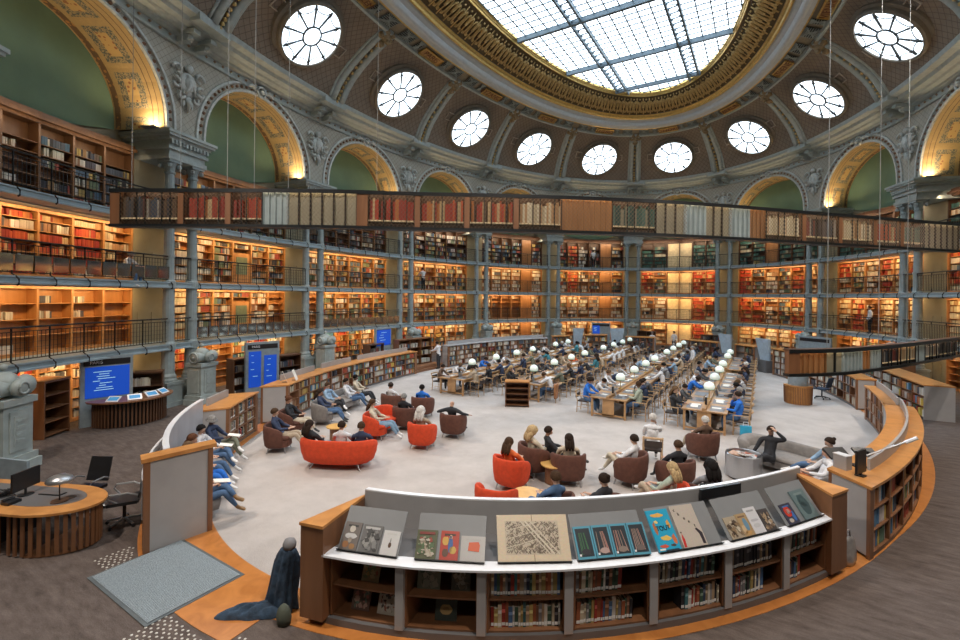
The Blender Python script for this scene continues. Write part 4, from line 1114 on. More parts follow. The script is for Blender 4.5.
# equipment on the right-hand counter
def at_local(M, mb, name, m, root): return mb.build(name, m, root)
root = empty('lectern_lamp', (8.50,-9.95,1.3), R(-38))
mb = MB(); mb.box(-.12,.12,-.1,.1,0,.02); mb.build('base', BLACK, root)
mb = MB(); mb.tube([(0,0,.02),(0,0,.16),(.55,.55,.62)], .018, 6); mb.build('arm', STEEL, root)
mb = MB(); mb.tube([(.50,.50,.57),(.62,.62,.68)], .035, 8); mb.build('lamp_head', WHITE_M, root)
tag(root, 'thin metal arm lamp with a white tip slanting over the right-hand countertop', 'lamp')
def slab_thing(name, label, cat, M, dims, m, parts=()):
    o = empty(name, M=M); x,y,z = dims
    mb = MB(); mb.box(-x/2,x/2,-y/2,y/2,0,z); mb.build('body' if not parts else parts[0], m, o)
    return tag(o, label, cat)
def screen_on_top(loc, rz, w, h, nm, lab, tilt=0):
    o = empty(nm, loc, rz)
    mb = MB(); mb.box(-w/2,w/2,-.02,.02,.06,.06+h, Matrix.Rotation(tilt,4,'X')); mb.build('screen_housing', BLACK, o)
    mb = MB(); mb.box(-.07,.07,-.07,.07,0,.02); mb.box(-.02,.02,-.02,.02,.02,.10); mb.build('stand', BLACK, o)
    return tag(o, lab, 'screen')
screen_on_top((8.45,-10.55,1.3), R(60), .34, .42, 'touch_screen', 'dark upright screen seen from behind on the right-hand countertop')
screen_on_top((8.30,-9.75,1.3), R(40), .46, .26, 'touch_screen', 'low dark tilted screen near the inner edge of the right-hand countertop', R(-55))
screen_on_top((8.78,-9.1,1.3), R(30), .42, .16, 'touch_screen', 'flat black reader on the outer half of the right-hand countertop', R(-60))
o = empty('document_box', (8.22,-10.25,1.3), R(50)); mb = MB(); mb.box(-.08,.08,-.12,.12,0,.26); mb.build('box_body', GREY, o); mb = MB(); mb.box(-.085,.085,-.125,.125,.26,.275); mb.build('lid', WHITE_M, o); tag(o, 'small grey box beside the dark upright screen', 'box')
o = empty('bag', (9.95,-4.95,1.0)); 
for j, p in enumerate(((-7.95,-10.95),(-7.99,-10.5))):
    o = empty('brochure', (p[0],p[1],1.33), R(150-20*j)); mb = MB(); mb.box(-.15,.15,-.005,.005,0,.42, Matrix.Rotation(R(-22),4,'X')); mb.build('board', PAPER, o); mb = MB(); mb.box(-.05,.05,.0,.18,0,.01); mb.build('foot', GREY_D, o); tag(o, 'white upright brochure on the long left bookcase, %s of two' % ('nearer','farther')[j], 'brochure', 'white brochures')
bpy.data.objects.remove([x for x in bpy.data.objects if x.name == 'bag'][0])

# ---------------- freestanding bookcases and screens in the corridor
def case(loc, rz, w, d, h, rows, label, pal=None, wm=W_MID, side=None):
    o = empty('freestanding_bookcase', loc, rz); M0 = o.matrix_basis.copy() if False else TR(loc[0],loc[1],loc[2] if len(loc) > 2 else 0,rz)
    for s in (-1,1): mb = MB(); mb.box(s*w/2-.02,s*w/2+.02,-d/2,d/2,0,h); mb.build('side_panel', side or wm, o)
    mb = MB(); mb.box(-w/2,w/2,d/2-.03,d/2,0,h); mb.build('back_panel', wm, o)
    mb = MB(); mb.box(-w/2-.03,w/2+.03,-d/2-.02,d/2+.02,h,h+.04); mb.build('top', W_TOP if h < 1.4 else wm, o)
    nc = max(1, round(w/1.0))
    for c in range(1, nc): x = -w/2+w*c/nc; mb = MB(); mb.box(x-.015,x+.015,-d/2,d/2,0,h); mb.build('upright', wm, o)
    for r in range(rows+1):
        z = .08+r*(h-.1)/rows if r < rows else h-.02
        mb = MB(); mb.box(-w/2,w/2,-d/2,d/2-.02,z-.012,z+.012); mb.build('shelf', wm, o)
        if pal and r < rows:
            for c in range(nc): book_row(BOOKS, M0, -w/2+w*c/nc+.03, -w/2+w*(c+1)/nc-.03, z+.013, min(.3,(h-.1)/rows-.04), -d/2+.02, .2, rnd.choice(pal) if isinstance(pal, list) else pal, rnd.uniform(.6,1), .03,.06)
    return tag(o, label, 'bookcase')
case((-12.4,-16.45), R(127), .95,.75,1.75,4,'empty brown wooden bookcase in the corridor left of the first blue screen')
case((-13.0,-13.55), R(60), 1.3,.5,1.55,3,'dark wooden bookcase with pale books just behind the oval tablet table', 'white', W_DARK)
case((-12.6,-9.9), R(95), 1.1,.5,1.7,3,'dark wooden bookcase between the left column pedestal and the twin blue screens', 'white', W_MID)
case((-12.7,-7.6), R(95), 1.2,.5,1.6,3,'dark wooden bookcase to the right of the twin blue screens', 'dark', W_DARK)
case((-13.0,-1.5), R(100), 1.4,.5,1.6,3,'brown bookcase in the corridor beyond the long left bookcase', 'dark', W_DARK)
case((-12.7,1.8), R(85), 3.0,.5,1.7,3,'wide low-lit bookcase behind the standing man in white', ['white','mixed'], W_MID)
case((12.25,5.7), R(-83), 6.4,.9,1.3,3,'long freestanding bookcase in the right-hand corridor with grey end panel', ['colour','white'], W_MID, GREY)
case((13.1,9.9), R(-95), 2.0,.6,1.5,3,'small warm-lit bookcase deep in the right-hand corridor', ['colour'], W_MID)
case((-1.9,21.0), 0, 1.5,.5,1.6,4,'tall brown bookcase left of the far glowing doorway', None, W_DARK)
case((3.4,21.2), 0, 1.8,.5,1.5,4,'dark bookcase right of the far glowing doorway', 'dark', W_DARK)
BLUE = emit('blue_display', (.006,.065,.46), .40); BLUET = emit('pale_display_text', (.35,.62,.65), .5)
SFR = simple('screen_frame_grey', (.27,.33,.37), .4)
def info_screen(loc, rz, w, h, z0, panes, label, head=None, legs=True, lines=9, seed=1):
    o = empty('information_screen', loc, rz); q = random.Random(seed)
    mb = MB(); mb.box(-w/2,w/2,0,.14,0.0 if legs else z0-.1,h); mb.build('frame_panel', SFR, o)
    mb = MB(); mb.box(-w/2+.08,w/2-.08,-.012,0,h-.30,h-.10); hd = mb.build('header_strip', BLACK, o)
    if head: t = text_obj('header_lettering', head, .14, TR(-w/2+.42,-.015,h-.20,0,R(90)), WHITE_M, o)
    for (x0, x1, za, zb) in panes:
        mb = MB(); mb.box(x0,x1,-.014,0,za,zb); p = mb.build('display', BLUE, o)
        mb = MB()
        for j in range(lines):
            z = zb-.18-j*(zb-za-.35)/max(1,lines); a = x0+(x1-x0)*q.uniform(.15,.35); l = (x1-x0)*q.uniform(.15,.45)
            mb.box(a, min(x1-.05,a+l), -.018,-.014, z, z+.018)
        mb.build('display_text', BLUET, p)
    return tag(o, label, 'screen')
info_screen((-12.35,-14.85), R(84), 1.45, 2.35, 0, [(-.60,.62,.95,2.0)], 'large blue information screen in a grey frame behind the oval tablet table', 'PARIS')
info_screen((-11.78,-9.45), R(80), 1.45, 2.45, 0, [(-.60,-.08,.5,2.05),(.05,.60,.5,1.85)], 'grey stand with two tall blue screens behind the short left bookcase', 'PARIS', seed=4, lines=4)
info_screen((-13.1,-.55), R(95), 1.5, 2.55, 1.5, [(-.66,.66,1.45,2.42)], 'blue screen standing behind the long left bookcase, near the standing man', None, seed=6, lines=4)
info_screen((-5.2,18.3), R(12), 1.6, 2.35, 1.3, [(-.7,-.1,1.4,2.1)], 'grey screen with blue characters above the far left open bookcase', None, seed=8, lines=6)
info_screen((9.6,13.1), R(-38), 1.9, 2.3, 0, [], 'grey upright notice stand beside the rightmost pale kiosk', None, seed=9)
# oval tablet table
o = empty('tablet_table', (-12.2,-14.25,0))
top = [(0,-1.25)]+[(1.2*math.cos(t), 1.3*math.sin(t)) for t in [R(-80+10*j) for j in range(17)]]+[(0,1.25)]
mb = MB(); mb.prism(top, .86,.91); mb.build('table_top', W_MID, o)
mb = MB()
for j in range(30):
    t = R(-84+168*j/29); M = TR(.95*math.cos(t),1.08*math.sin(t),0,t); mb.box(-.03,.03,-.025,.025,.03,.86,M)
mb.build('slatted_base', W_DARK, o)
mb = MB(); mb.prism([(x*.72,y*.8) for x,y in top], 0,.84); mb.build('core', BLACK, o)
tag(o, 'half-oval wooden table with slatted base below the large blue screen', 'table')
for j, (x, y, a) in enumerate(((-11.45,-15.05,35),(-11.25,-14.45,75),(-11.35,-13.85,100),(-11.6,-13.35,125))):
    o = empty('tablet_stand', (x,y,.91), R(a-0)); mb = MB(); M = Matrix.Rotation(R(-55),4,'X')
    mb.box(-.20,.20,-.015,.0,0,.26,M); mb.build('tablet_case', WHITE_M, o); mb = MB(); mb.box(-.15,.15,-.019,-.015,.05,.21,M); mb.build('tablet_screen', emit('tablet_blue',(.04,.20,.40),.5) if 'tablet_blue' not in bpy.data.materials else bpy.data.materials['tablet_blue'], o)
    mb = MB(); mb.box(-.1,.1,.0,.14,0,.012); mb.build('foot', GREY, o)
    tag(o, 'white tablet on the half-oval table, %s from its near end' % ORD[j+1], 'tablet', 'tablets on the half-oval table')
# far reception desk and its office chair
o = empty('reception_desk', (8.25,3.0,0), R(-30)); o.scale = (.62,.62,1.0); mb = MB(); mb.lathe([(.80,.02),(.84,.75),(.88,.78),(.88,.82)], 28, a0=R(-160), a1=R(20)); mb.prism([(.86*math.cos(R(a)),.86*math.sin(R(a))) for a in range(-160,21,12)], .78,.82); mb.build('desk_body', W_TOP, o)
mb = MB()
for j in range(26): t = R(-158+7*j); mb.tube([(.82*math.cos(t),.82*math.sin(t),.03),(.86*math.cos(t),.86*math.sin(t),.76)], .018, 4)
mb.build('fluting', W_MID, o)
mb = MB(); mb.lathe([(.62,.82),(.62,1.30),(.60,1.30),(.60,.82)], 24, a0=R(-150), a1=R(10)); mb.build('grey_screen', SFR, o); tag(o, 'small curved fluted wooden desk with a grey screen, by the right bookcases', 'desk')
# ---------------- entrance mat, studs
MATW = simple('mat_weave', (.34,.40,.44), .9, 0, .25, 60., bump=.6)
root = empty('door_mat', (-1.2,-17.88,0)); mb = MB(); mb.box(-.95,.95,-.65,.65,.010,.022)
for j in range(52): x = -.93+j*.0365; mb.box(x, x+.02,-.64,.64,.022,.030)
mb.build('mat_pile', MATW, root); mb = MB(); mb.box(-1.0,1.0,-.70,.70,.009,.014); mb.build('rubber_border', simple('mat_rubber',(.10,.12,.13)), root)
tag(root, 'ribbed pale blue-grey entrance mat on the carpet', 'mat')
STUD = simple('pale_stud', (.62,.60,.56), .4)
for nm, pts, lb in (('tactile_studs', (-2.68,-2.18,-18.32,-17.72), 'small patch of white tactile studs beside the left corner of the mat'), ('tactile_studs', (-.20,1.55,-18.9,-17.92), 'broad patch of white tactile studs on the carpet below the mat')):
    mb = MB(); x = pts[0]; r_ = 0
    while x < pts[1]:
        y = pts[2]
        while y < pts[3]:
            g = math.hypot(x/A, y/B)
            if g > (.7335 if x < 1.0 else .7095) : mb.lathe([(.018,.0),(.018,.006),(.012,.009)], 6, M=TR(x,y+(r_%2)*.03,0))
            y += .082
        x += .078; r_ += 1
    if mb.v: tag(mb.build(nm, STUD), lb, 'tactile studs', None, 'stuff')

# ---------------- attendant's desk (lower left)
DM = TR(-4.35,-18.62,0,R(24))
o = empty('attendant_desk', M=DM)
st = [(1.0*math.cos(t)+(.25 if math.cos(t) > 0 else -1.6), .62*math.sin(t)) for t in [R(a) for a in range(0,360,10)]]
mb = MB(); mb.prism(st, .735,.775); mb.build('desk_top', W_TOP, o)
mb = MB(); mb.prism([(x*.80-.15,y*.62+.06) for x,y in st], .775,.779); mb.build('desk_pad', GREY_D, o)
mb = MB()
for j in range(19):
    t = R(-100+9.0*j+0); x, y = .90*math.cos(t)+.25, .54*math.sin(t); mb.box(-.012,.012,-.03,.03,.03,.735,TR(x,y,0,t+math.pi/2*0))
for j in range(3): mb.box(-.1-.13*j-.0,-.08-.13*j,-.575,-.52,.03,.735)
mb.build('slatted_front', W_MID, o)
mb = MB(); mb.prism([(x*.86,y*.86) for x,y in st if x > -.6], .0,.035); mb.build('base_rim', W_MID, o)
mb = MB(); mb.box(-1.9,-.55,-.35,.5,0,.70); mb.build('cabinet', BLACK, o)
mb = MB(); mb.lathe([(.10,.782),(.10,.785),(.0,.785)], 14, M=TR(.55,.1,0)); mb.build('cable_grommet', BLACK, o)
tag(o, 'round-ended attendant desk with slatted front at the lower left', 'desk')
o = empty('desk_lamp', (-3.85,-18.46,.779)); mb = MB(); mb.lathe([(.13,0),(.13,.015),(.02,.025)], 18); mb.build('base', W_DARK, o); mb = MB(); mb.tube([(0,0,.02),(0,0,.36)], .010, 6); mb.build('stem', BLACK, o)
mb = MB(); mb.lathe([(.19,.35),(.205,.37),(.18,.42),(.10,.47),(0,.485)], 22); mb.build('shade', STEEL, o, True); mb = MB(); mb.lathe([(0,.348),(.185,.350)], 22); mb.lathe([(0,.40),(.19,.40),(.0,.41)], 22); mb.build('diffuser', LAMPG, o)
tag(o, 'small desk lamp with a metal disc shade and white diffuser', 'lamp')
o = empty('monitor', (-4.72,-18.70,.779), R(-58)); mb = MB(); mb.box(-.26,.26,-.015,.02,.12,.46); mb.build('screen_housing', BLACK, o); mb = MB(); mb.lathe([(.12,0),(.12,.01),(.02,.02),(.02,.14)], 14); mb.build('stand', BLACK, o); tag(o, 'black computer monitor seen from behind on the attendant desk', 'monitor')
o = empty('telephone', (-4.45,-18.95,.779), R(20)); mb = MB(); mb.box(-.09,.09,-.1,.1,0,.05); mb.build('body', BLACK, o); mb = MB(); mb.tube([(-.07,-.09,.07),(-.07,.09,.07)], .022, 8); mb.build('handset', BLACK, o); tag(o, 'black desk telephone among cables on the attendant desk', 'telephone')
o = empty('keyboard', (-4.35,-18.42,.779), R(25)); mb = MB(); mb.box(-.22,.22,-.07,.07,0,.015); mb.build('case', BLACK, o); mb = MB(); mb.box(-.2,.2,-.055,.055,.015,.02); mb.build('keys', GREY_D, o); tag(o, 'black keyboard lying on the attendant desk', 'keyboard')
mb = MB()
for s in range(7):
    q = random.Random(s); p = Vector((-4.95,-18.95,.79)); pts = []
    for j in range(9): pts.append((p.x+q.uniform(-.15,.15), p.y+q.uniform(-.15,.15), .785+q.uniform(0,.10)))
    mb.tube(pts, .007, 5)
tag(mb.build('cable_tangle', BLACK), 'tangle of black cables at the left end of the attendant desk', 'cables')
mb = MB(); mb.box(-.9,.9,-.03,.03,0,.80, TR(-7.75,-18.45,0,R(20))); tag(mb.build('side_screen', SFR), 'low blue-grey panel behind the attendant desk at the picture edge', 'panel')
def office_chair(loc, rz, label, cm=BLACK, arm=STEEL):
    o = empty('office_chair', loc, rz)
    mb = MB(); mb.box(-.25,.25,-.24,.24,.44,.50); mb.box(-.23,.23,-.26,-.24,.45,.49); mb.build('seat', cm, o)
    mb = MB(); mb.add([(-.24,-.24,.55),(.24,-.24,.55),(.23,-.36,1.02),(-.23,-.36,1.02),(-.24,-.27,.55),(.24,-.27,.55),(.23,-.39,1.02),(-.23,-.39,1.02)], [(0,1,2,3),(7,6,5,4),(0,4,5,1),(1,5,6,2),(2,6,7,3),(3,7,4,0)]); mb.build('backrest', cm, o)
    for s in (-1,1): mb = MB(); mb.tube([(s*.27,-.25,.62),(s*.30,-.1,.69),(s*.30,.18,.69),(s*.29,.22,.62),(s*.20,.05,.46)], .018, 6); mb.build('armrest', arm, o)
    mb = MB(); mb.tube([(0,0,.10),(0,0,.44)], .03, 8); mb.build('column', BLACK, o)
    mb = MB(); 
    for k in range(5): t = 2*math.pi*k/5; mb.tube([(0,0,.12),(.30*math.cos(t),.30*math.sin(t),.07)], .022, 6)
    mb.build('star_base', arm, o)
    for k in range(5): t = 2*math.pi*k/5; mb = MB(); mb.ball((.30*math.cos(t),.30*math.sin(t),.032), .032, 8); mb.build('castor', BLACK, o)
    return tag(o, label, 'chair')
office_chair((-5.00,-17.72,0), R(208), 'black office chair behind the attendant desk, its back towards the corridor')
office_chair((-3.78,-17.50,0), R(150), 'black office chair at the rounded end of the attendant desk, next to the partition')
office_chair((9.25,4.75,0), R(60), 'dark blue office chair beside the small fluted desk', simple('navy_fabric', (.03,.05,.09), .8), BLACK)
# ---------------- coats and bags by the display counter
def lumpy(name, profile, n, m, M, seed, wob, label, cat, extra=None):
    q = random.Random(seed); mb = MB(); vs = []; fs = []
    ph = [q.uniform(0,6.28) for _ in range(4)]
    for j, (z, rx, ry, cx, cy) in enumerate(profile):
        for i in range(n):
            t = 2*math.pi*i/n; w = 1+wob*math.sin(3*t+ph[0]+j*.5)+wob*.7*math.sin(7*t+ph[1]-j*.9)+wob*.4*math.sin(11*t+ph[2]+j)
            vs.append((cx+rx*w*math.cos(t), cy+ry*w*math.sin(t), z))
    L = len(profile)
    for j in range(L-1):
        for i in range(n): l = (i+1)%n; fs.append((j*n+i, j*n+l, (j+1)*n+l, (j+1)*n+i))
    fs.append(tuple(range(n-1,-1,-1))); fs.append(tuple((L-1)*n+i for i in range(n)))
    mb.add(vs, fs, 0, None, M)
    if extra: extra(mb, M)
    o = mb.build(name, m, None, True); return tag(o, label, cat)
DENIM = simple('blue_coat_cloth', (.028,.055,.095), .85, 0, .5, 7., bump=.8, bscale=12)
def drape(name, prof, n, folds, amp, m, M, seed, label, cat, grp=None):
    q = random.Random(seed); ph = [q.uniform(0,6.28) for _ in range(3)]; mb = MB(); vs = []; fs = []; S = 5
    rows = []
    for i in range(len(prof)-1):
        for k in range(S):
            t = k/S; t2 = t*t*(3-2*t); rows.append([prof[i][c]*(1-t2)+prof[i+1][c]*t2 for c in range(5)]+[(i+t)/(len(prof)-1)])
    rows.append(list(prof[-1])+[1.])
    for (z, rx, ry, cx, cy, v) in rows:
        a = amp*(1-v*.7)
        for i in range(n):
            t = 2*math.pi*i/n
            w = 1+a*abs(math.sin(folds*.5*t+ph[0]+1.1*v))-a*.5+a*.5*math.sin((folds+3)*t+ph[1]-2*v)+.05*math.sin(9*v+2*t+ph[2])
            vs.append((cx+rx*w*math.cos(t), cy+ry*w*math.sin(t), z+.012*math.sin(5*t+8*v)*(0 if z < .03 else 1)))
    L = len(rows)
    for j in range(L-1):
        for i in range(n): l = (i+1)%n; fs.append((j*n+i, j*n+l, (j+1)*n+l, (j+1)*n+i))
    fs.append(tuple(range(n-1,-1,-1))); fs.append(tuple((L-1)*n+i for i in range(n))); mb.add(vs, fs, 0, None, M)
    return tag(mb.build(name, m, None, True), label, cat, grp)
drape('coat', [(.015,.24,.15,-.04,0),(.22,.21,.14,-.02,0),(.48,.19,.13,.02,0),(.70,.17,.11,.04,0),(.84,.11,.08,.05,0),(.88,.04,.04,.05,0)], 64, 9, .22, DENIM, TR(1.0,-17.30,.01,R(20)), 3, 'dark blue coat bundled upright against the left end block of the display counter', 'coat')
def heap(name, w, l, h, m, M, seed, label, cat):
    q = random.Random(seed); ph = [q.uniform(0,6.28) for _ in range(6)]; mb = MB(); vs = [(0,0,h*.9)]; fs = []; NR, NA = 12, 56
    for j in range(1, NR+1):
        r = j/NR
        for i in range(NA):
            t = 2*math.pi*i/NA; o = 1+.20*math.sin(2*t+ph[0])+.16*math.sin(3*t+ph[1])+.10*math.sin(5*t+ph[2])
            x, y = l*r*o*math.cos(t), w*r*o*math.sin(t)
            ridge = abs(math.sin(14*x+5*math.sin(9*y+ph[3])+ph[4]))*.55+abs(math.sin(19*y+4*x+ph[5]))*.45
            z = h*(1-r**3)*(.35+.65*ridge) if j < NR else 0
            vs.append((x, y, max(.0,z+(.018 if j < NR else 0))))
    for i in range(NA): fs.append((0, 1+i, 1+(i+1)%NA))
    for j in range(NR-1):
        for i in range(NA): a = 1+j*NA+i; b_ = 1+j*NA+(i+1)%NA; fs.append((a, a+NA, b_+NA, b_))
    mb.add(vs, fs, 0, None, M); return tag(mb.build(name, m, None, True), label, cat)
heap('jacket', .17, .38, .15, DENIM, TR(.80,-17.62,.010,R(38)), 21, 'blue jacket lying crumpled on the wooden floor strip', 'jacket')
lumpy('cap', [(.0,.09,.09,0,0),(.06,.10,.09,0,0),(.11,.07,.07,0,0),(.13,.02,.02,0,0)], 20, simple('grey_felt', (.20,.20,.21), .9), TR(1.06,-17.27,.87), 5, .05, 'grey woollen hat on top of the bundled blue coat', 'hat')
lumpy('backpack', [(.0,.10,.08,0,0),(.10,.11,.09,0,0),(.20,.09,.07,0,0),(.25,.04,.03,0,0)], 20, simple('olive_cloth', (.07,.08,.06), .9), TR(1.30,-17.52,.012), 2, .05, 'small dark olive backpack tucked beside the coat', 'backpack')
def strap(mb, M): mb.tube([(-.1,0,.42),(-.08,0,.56),(.08,0,.56),(.1,0,.42)], .014, 6, M=M)
lumpy('handbag', [(.0,.15,.10,0,0),(.08,.19,.12,0,0),(.25,.19,.11,0,0),(.40,.17,.07,0,0),(.45,.14,.03,0,0)], 24, simple('silver_leather', (.42,.40,.39), .3, .5, .3, 6., bump=.4), TR(8.14,-11.42,.012,R(50)), 4, .05, 'silver-grey handbag on the floor between the two counters', 'bag', strap)
# ================================================================== REFLECTED SHELVES, MODELLED AS HANGING BANDS
def poly_at(P, s):
    L = 0
    for a, b in zip(P, P[1:]):
        d = math.hypot(b[0]-a[0], b[1]-a[1])
        if s <= L+d or b is P[-1]: t = (s-L)/d; return Vector((a[0]+(b[0]-a[0])*t, a[1]+(b[1]-a[1])*t, 0)), Vector((b[0]-a[0], b[1]-a[1], 0)).normalized()
        L += d
def smooth_path(P, n=4):
    out = []
    for i in range(len(P)-1):
        p0 = P[max(0,i-1)]; p1 = P[i]; p2 = P[i+1]; p3 = P[min(len(P)-1,i+2)]
        for j in range(n):
            t = j/n
            out.append(tuple(.5*((2*p1[k])+(-p0[k]+p2[k])*t+(2*p0[k]-5*p1[k]+4*p2[k]-p3[k])*t*t+(-p0[k]+3*p1[k]-3*p2[k]+p3[k])*t**3) for k in (0,1)))
    return out+[P[-1]]
UP = smooth_path([(-8.78,-16.06),(-6.99,-15.07),(-5.0,-13.94),(-3.13,-12.76),(-1.36,-11.43),(.51,-10.16),(2.37,-8.76),(4.27,-7.17),(6.26,-5.15),(8.48,-2.67),(11.0,.06),(13.51,2.87)])
BANDFILL = emit('band_fill_glow', (1.,.78,.52), 6.5)  # fill glow added to brighten the books in the bands
def band(name, label, path, z0, z1, sections, cables, zc, mesh=True, depth=.22):  # builds a mirror reflection as solid hanging shelving
    o = empty(name, (path[0][0],path[0][1],z0)); q = Vector(o.location); T = Matrix.Translation(-q); end = sections[-1][1]; H = z1-z0
    def F(s, z=0): p, t = poly_at(path, s); n = Vector((-t.y, t.x, 0)); return T@Matrix(((t.x,n.x,0,p.x),(t.y,n.y,0,p.y),(0,0,1,z),(0,0,0,1)))
    def strip(mb, s0, s1, y0, y1, za, zb, m=0, c=None):
        n = max(1, int((s1-s0)/.5)); vs = []; fs = []
        for i in range(n+1):
            M = F(s0+(s1-s0)*i/n)
            for y, z in ((y0,za),(y0,zb),(y1,zb),(y1,za)): vs.append(M@Vector((0,y,z)))
        for i in range(n):
            for j in range(4): l = (j+1)%4; fs.append((4*i+j, 4*i+l, 4*i+4+l, 4*i+4+j))
        fs += [(0,3,2,1),(4*n,4*n+1,4*n+2,4*n+3)]
        mb.add(vs, fs, m, c)
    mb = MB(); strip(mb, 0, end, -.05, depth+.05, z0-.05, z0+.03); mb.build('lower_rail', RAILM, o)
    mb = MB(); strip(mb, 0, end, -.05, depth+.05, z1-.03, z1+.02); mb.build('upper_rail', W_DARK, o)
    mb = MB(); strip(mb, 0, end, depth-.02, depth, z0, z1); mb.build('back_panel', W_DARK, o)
    mb = MB(); strip(mb, .05, end-.05, -.005, .02, z1-.05, z1-.035); mb.build('added_fill_strip', BANDFILL, o)
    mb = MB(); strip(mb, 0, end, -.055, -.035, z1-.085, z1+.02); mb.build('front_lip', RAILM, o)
    for (s0, s1, kind) in sections:
        if kind == 'post':
            mb = MB(); strip(mb, s0, s1, -.03, .12, z0, z1); mb.build('upright', W_MID, o)
        elif kind in ('wood','beige','fluted','grey'):
            m = {'wood':W_SHELF,'beige':PLASTER,'fluted':IRON,'grey':IRON}[kind]
            mb = MB(); strip(mb, s0, s1, .06, .12, z0, z1); p = mb.build('panel', m, o)
            mb = MB(); nfl = max(2, int((s1-s0)/(.16 if kind != 'beige' else .3)))
            for j in range(nfl+1):
                s = s0+(s1-s0)*j/nfl; M = F(min(s,end-.01), z0)
                if kind in ('fluted','grey'): mb.tube([M@Vector((0,.05,0)), M@Vector((0,.05,H))], .045, 6, cap=False)
                else: mb.box(-.02,.02,.02,.06,0,H,M)
            mb.build('fluting' if kind in ('fluted','grey') else 'vertical_bar', m if kind != 'beige' else RAILM, p)
        else:
            mb = MB(); strip(mb, s0, s1, .04, depth-.02, z0+.18*H, z0+.22*H); mb.build('shelf', CREAM, o)
            b = MB(); s = s0+.05
            while s < s1-.05:
                t = rnd.uniform(.05,.10); h = H*rnd.uniform(.48,.62); c = rnd.choice(PAL[kind]); 
                if rnd.random() > .06: b.box(-t/2, t/2-.004, .06, .17, 0, h, F(s+t/2, z0+.22*H), 0, c)
                s += t
            b.build('book_row', BOOKM, o)
            mb = MB(); nb = max(6, int((s1-s0)/.22))
            for j in range(nb+1):
                if j%3 == 1: continue
                M = F(s0+(s1-s0)*j/nb, z0); mb.box(-.014,.014,-.01,.015,0,H,M)
            mb.build('grille', RAILM, o)
        if mesh and kind not in ('post','fluted','grey'):
            mb = MB(); n = int((s1-s0)/.11)
            for j in range(-7, n):
                for sg in (1,-1):
                    a, b_ = (j, j+8) if sg > 0 else (j+8, j)
                    za, zb = 0., H; sa, sb = a*.11, b_*.11
                    # clip to the section
                    def clip(sx, zx, sy, zy, lim):
                        t = (lim-sx)/(sy-sx); return lim, zx+(zy-zx)*t
                    L = s1-s0
                    if sa < 0: sa, za = clip(sa,za,sb,zb,0)
                    if sb < 0: sb, zb = clip(sb,zb,sa,za,0)
                    if sa > L: sa, za = clip(sa,za,sb,zb,L)
                    if sb > L: sb, zb = clip(sb,zb,sa,za,L)
                    if abs(sa-sb) < .02: continue
                    mb.tube([F(s0+sa,z0)@Vector((0,-.03,za)), F(s0+sb,z0)@Vector((0,-.03,zb))], .0055, 3, cap=False)
            if mb.v: mb.build('wire_mesh', simple('brown_wire', (.20,.14,.09), .4, .2) if 'brown_wire' not in bpy.data.materials else bpy.data.materials['brown_wire'], o)
    for s in cables:
        M = F(min(s,end), 0); mb = MB(); p = M@Vector((0,.08,z1)); mb.tube([p, Vector((p.x,p.y,zc if not callable(zc) else zc(p+q)))], .009, 4); mb.build('cable', simple('steel_cable', (.26,.28,.28), .6, .0) if 'steel_cable' not in bpy.data.materials else bpy.data.materials['steel_cable'], o)
    return tag(o, label, 'hanging band')
def roof_z(p):
    # height of the cove or skylight frame above a point
    best = 20.6
    rr = lambda o: math.hypot(p.x/(A+o), p.y/(B+o))
    for o, z in reversed(CP):
        if rr(o) > 1: best = min(best, z)
    return best
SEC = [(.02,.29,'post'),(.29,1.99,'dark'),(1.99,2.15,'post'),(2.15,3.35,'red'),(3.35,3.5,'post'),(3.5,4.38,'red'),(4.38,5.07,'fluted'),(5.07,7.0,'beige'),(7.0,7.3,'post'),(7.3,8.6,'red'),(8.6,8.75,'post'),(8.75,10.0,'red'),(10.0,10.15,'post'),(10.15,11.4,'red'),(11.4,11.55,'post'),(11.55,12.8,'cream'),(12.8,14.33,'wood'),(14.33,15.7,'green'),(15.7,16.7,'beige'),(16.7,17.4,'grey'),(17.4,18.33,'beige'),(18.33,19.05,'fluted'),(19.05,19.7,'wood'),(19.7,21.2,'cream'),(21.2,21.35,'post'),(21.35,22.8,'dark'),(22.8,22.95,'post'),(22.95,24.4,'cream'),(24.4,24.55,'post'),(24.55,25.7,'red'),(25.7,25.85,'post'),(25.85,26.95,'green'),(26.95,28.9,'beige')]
band('reflection_band', 'long curved reflection of mesh-fronted bookshelves and ribbed panels, modelled as a band on thin cables across the hall', UP, 6.45, 7.45, SEC, (.56,1.99,3.34,4.11,5.07,7.53), roof_z, True)
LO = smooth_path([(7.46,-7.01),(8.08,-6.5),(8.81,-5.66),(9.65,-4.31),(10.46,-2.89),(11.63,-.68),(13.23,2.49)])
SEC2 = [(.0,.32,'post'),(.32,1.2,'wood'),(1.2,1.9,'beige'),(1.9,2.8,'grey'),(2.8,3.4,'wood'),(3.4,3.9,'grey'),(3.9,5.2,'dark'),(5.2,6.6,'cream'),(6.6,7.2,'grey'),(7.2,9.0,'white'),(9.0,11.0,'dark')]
band('reflection_band', 'lower curved reflection with dark square end, modelled as a band above the right-hand bookcases', LO, 2.58, 3.23, SEC2, (1.3,3.9,5.9), roof_z, False, .12)

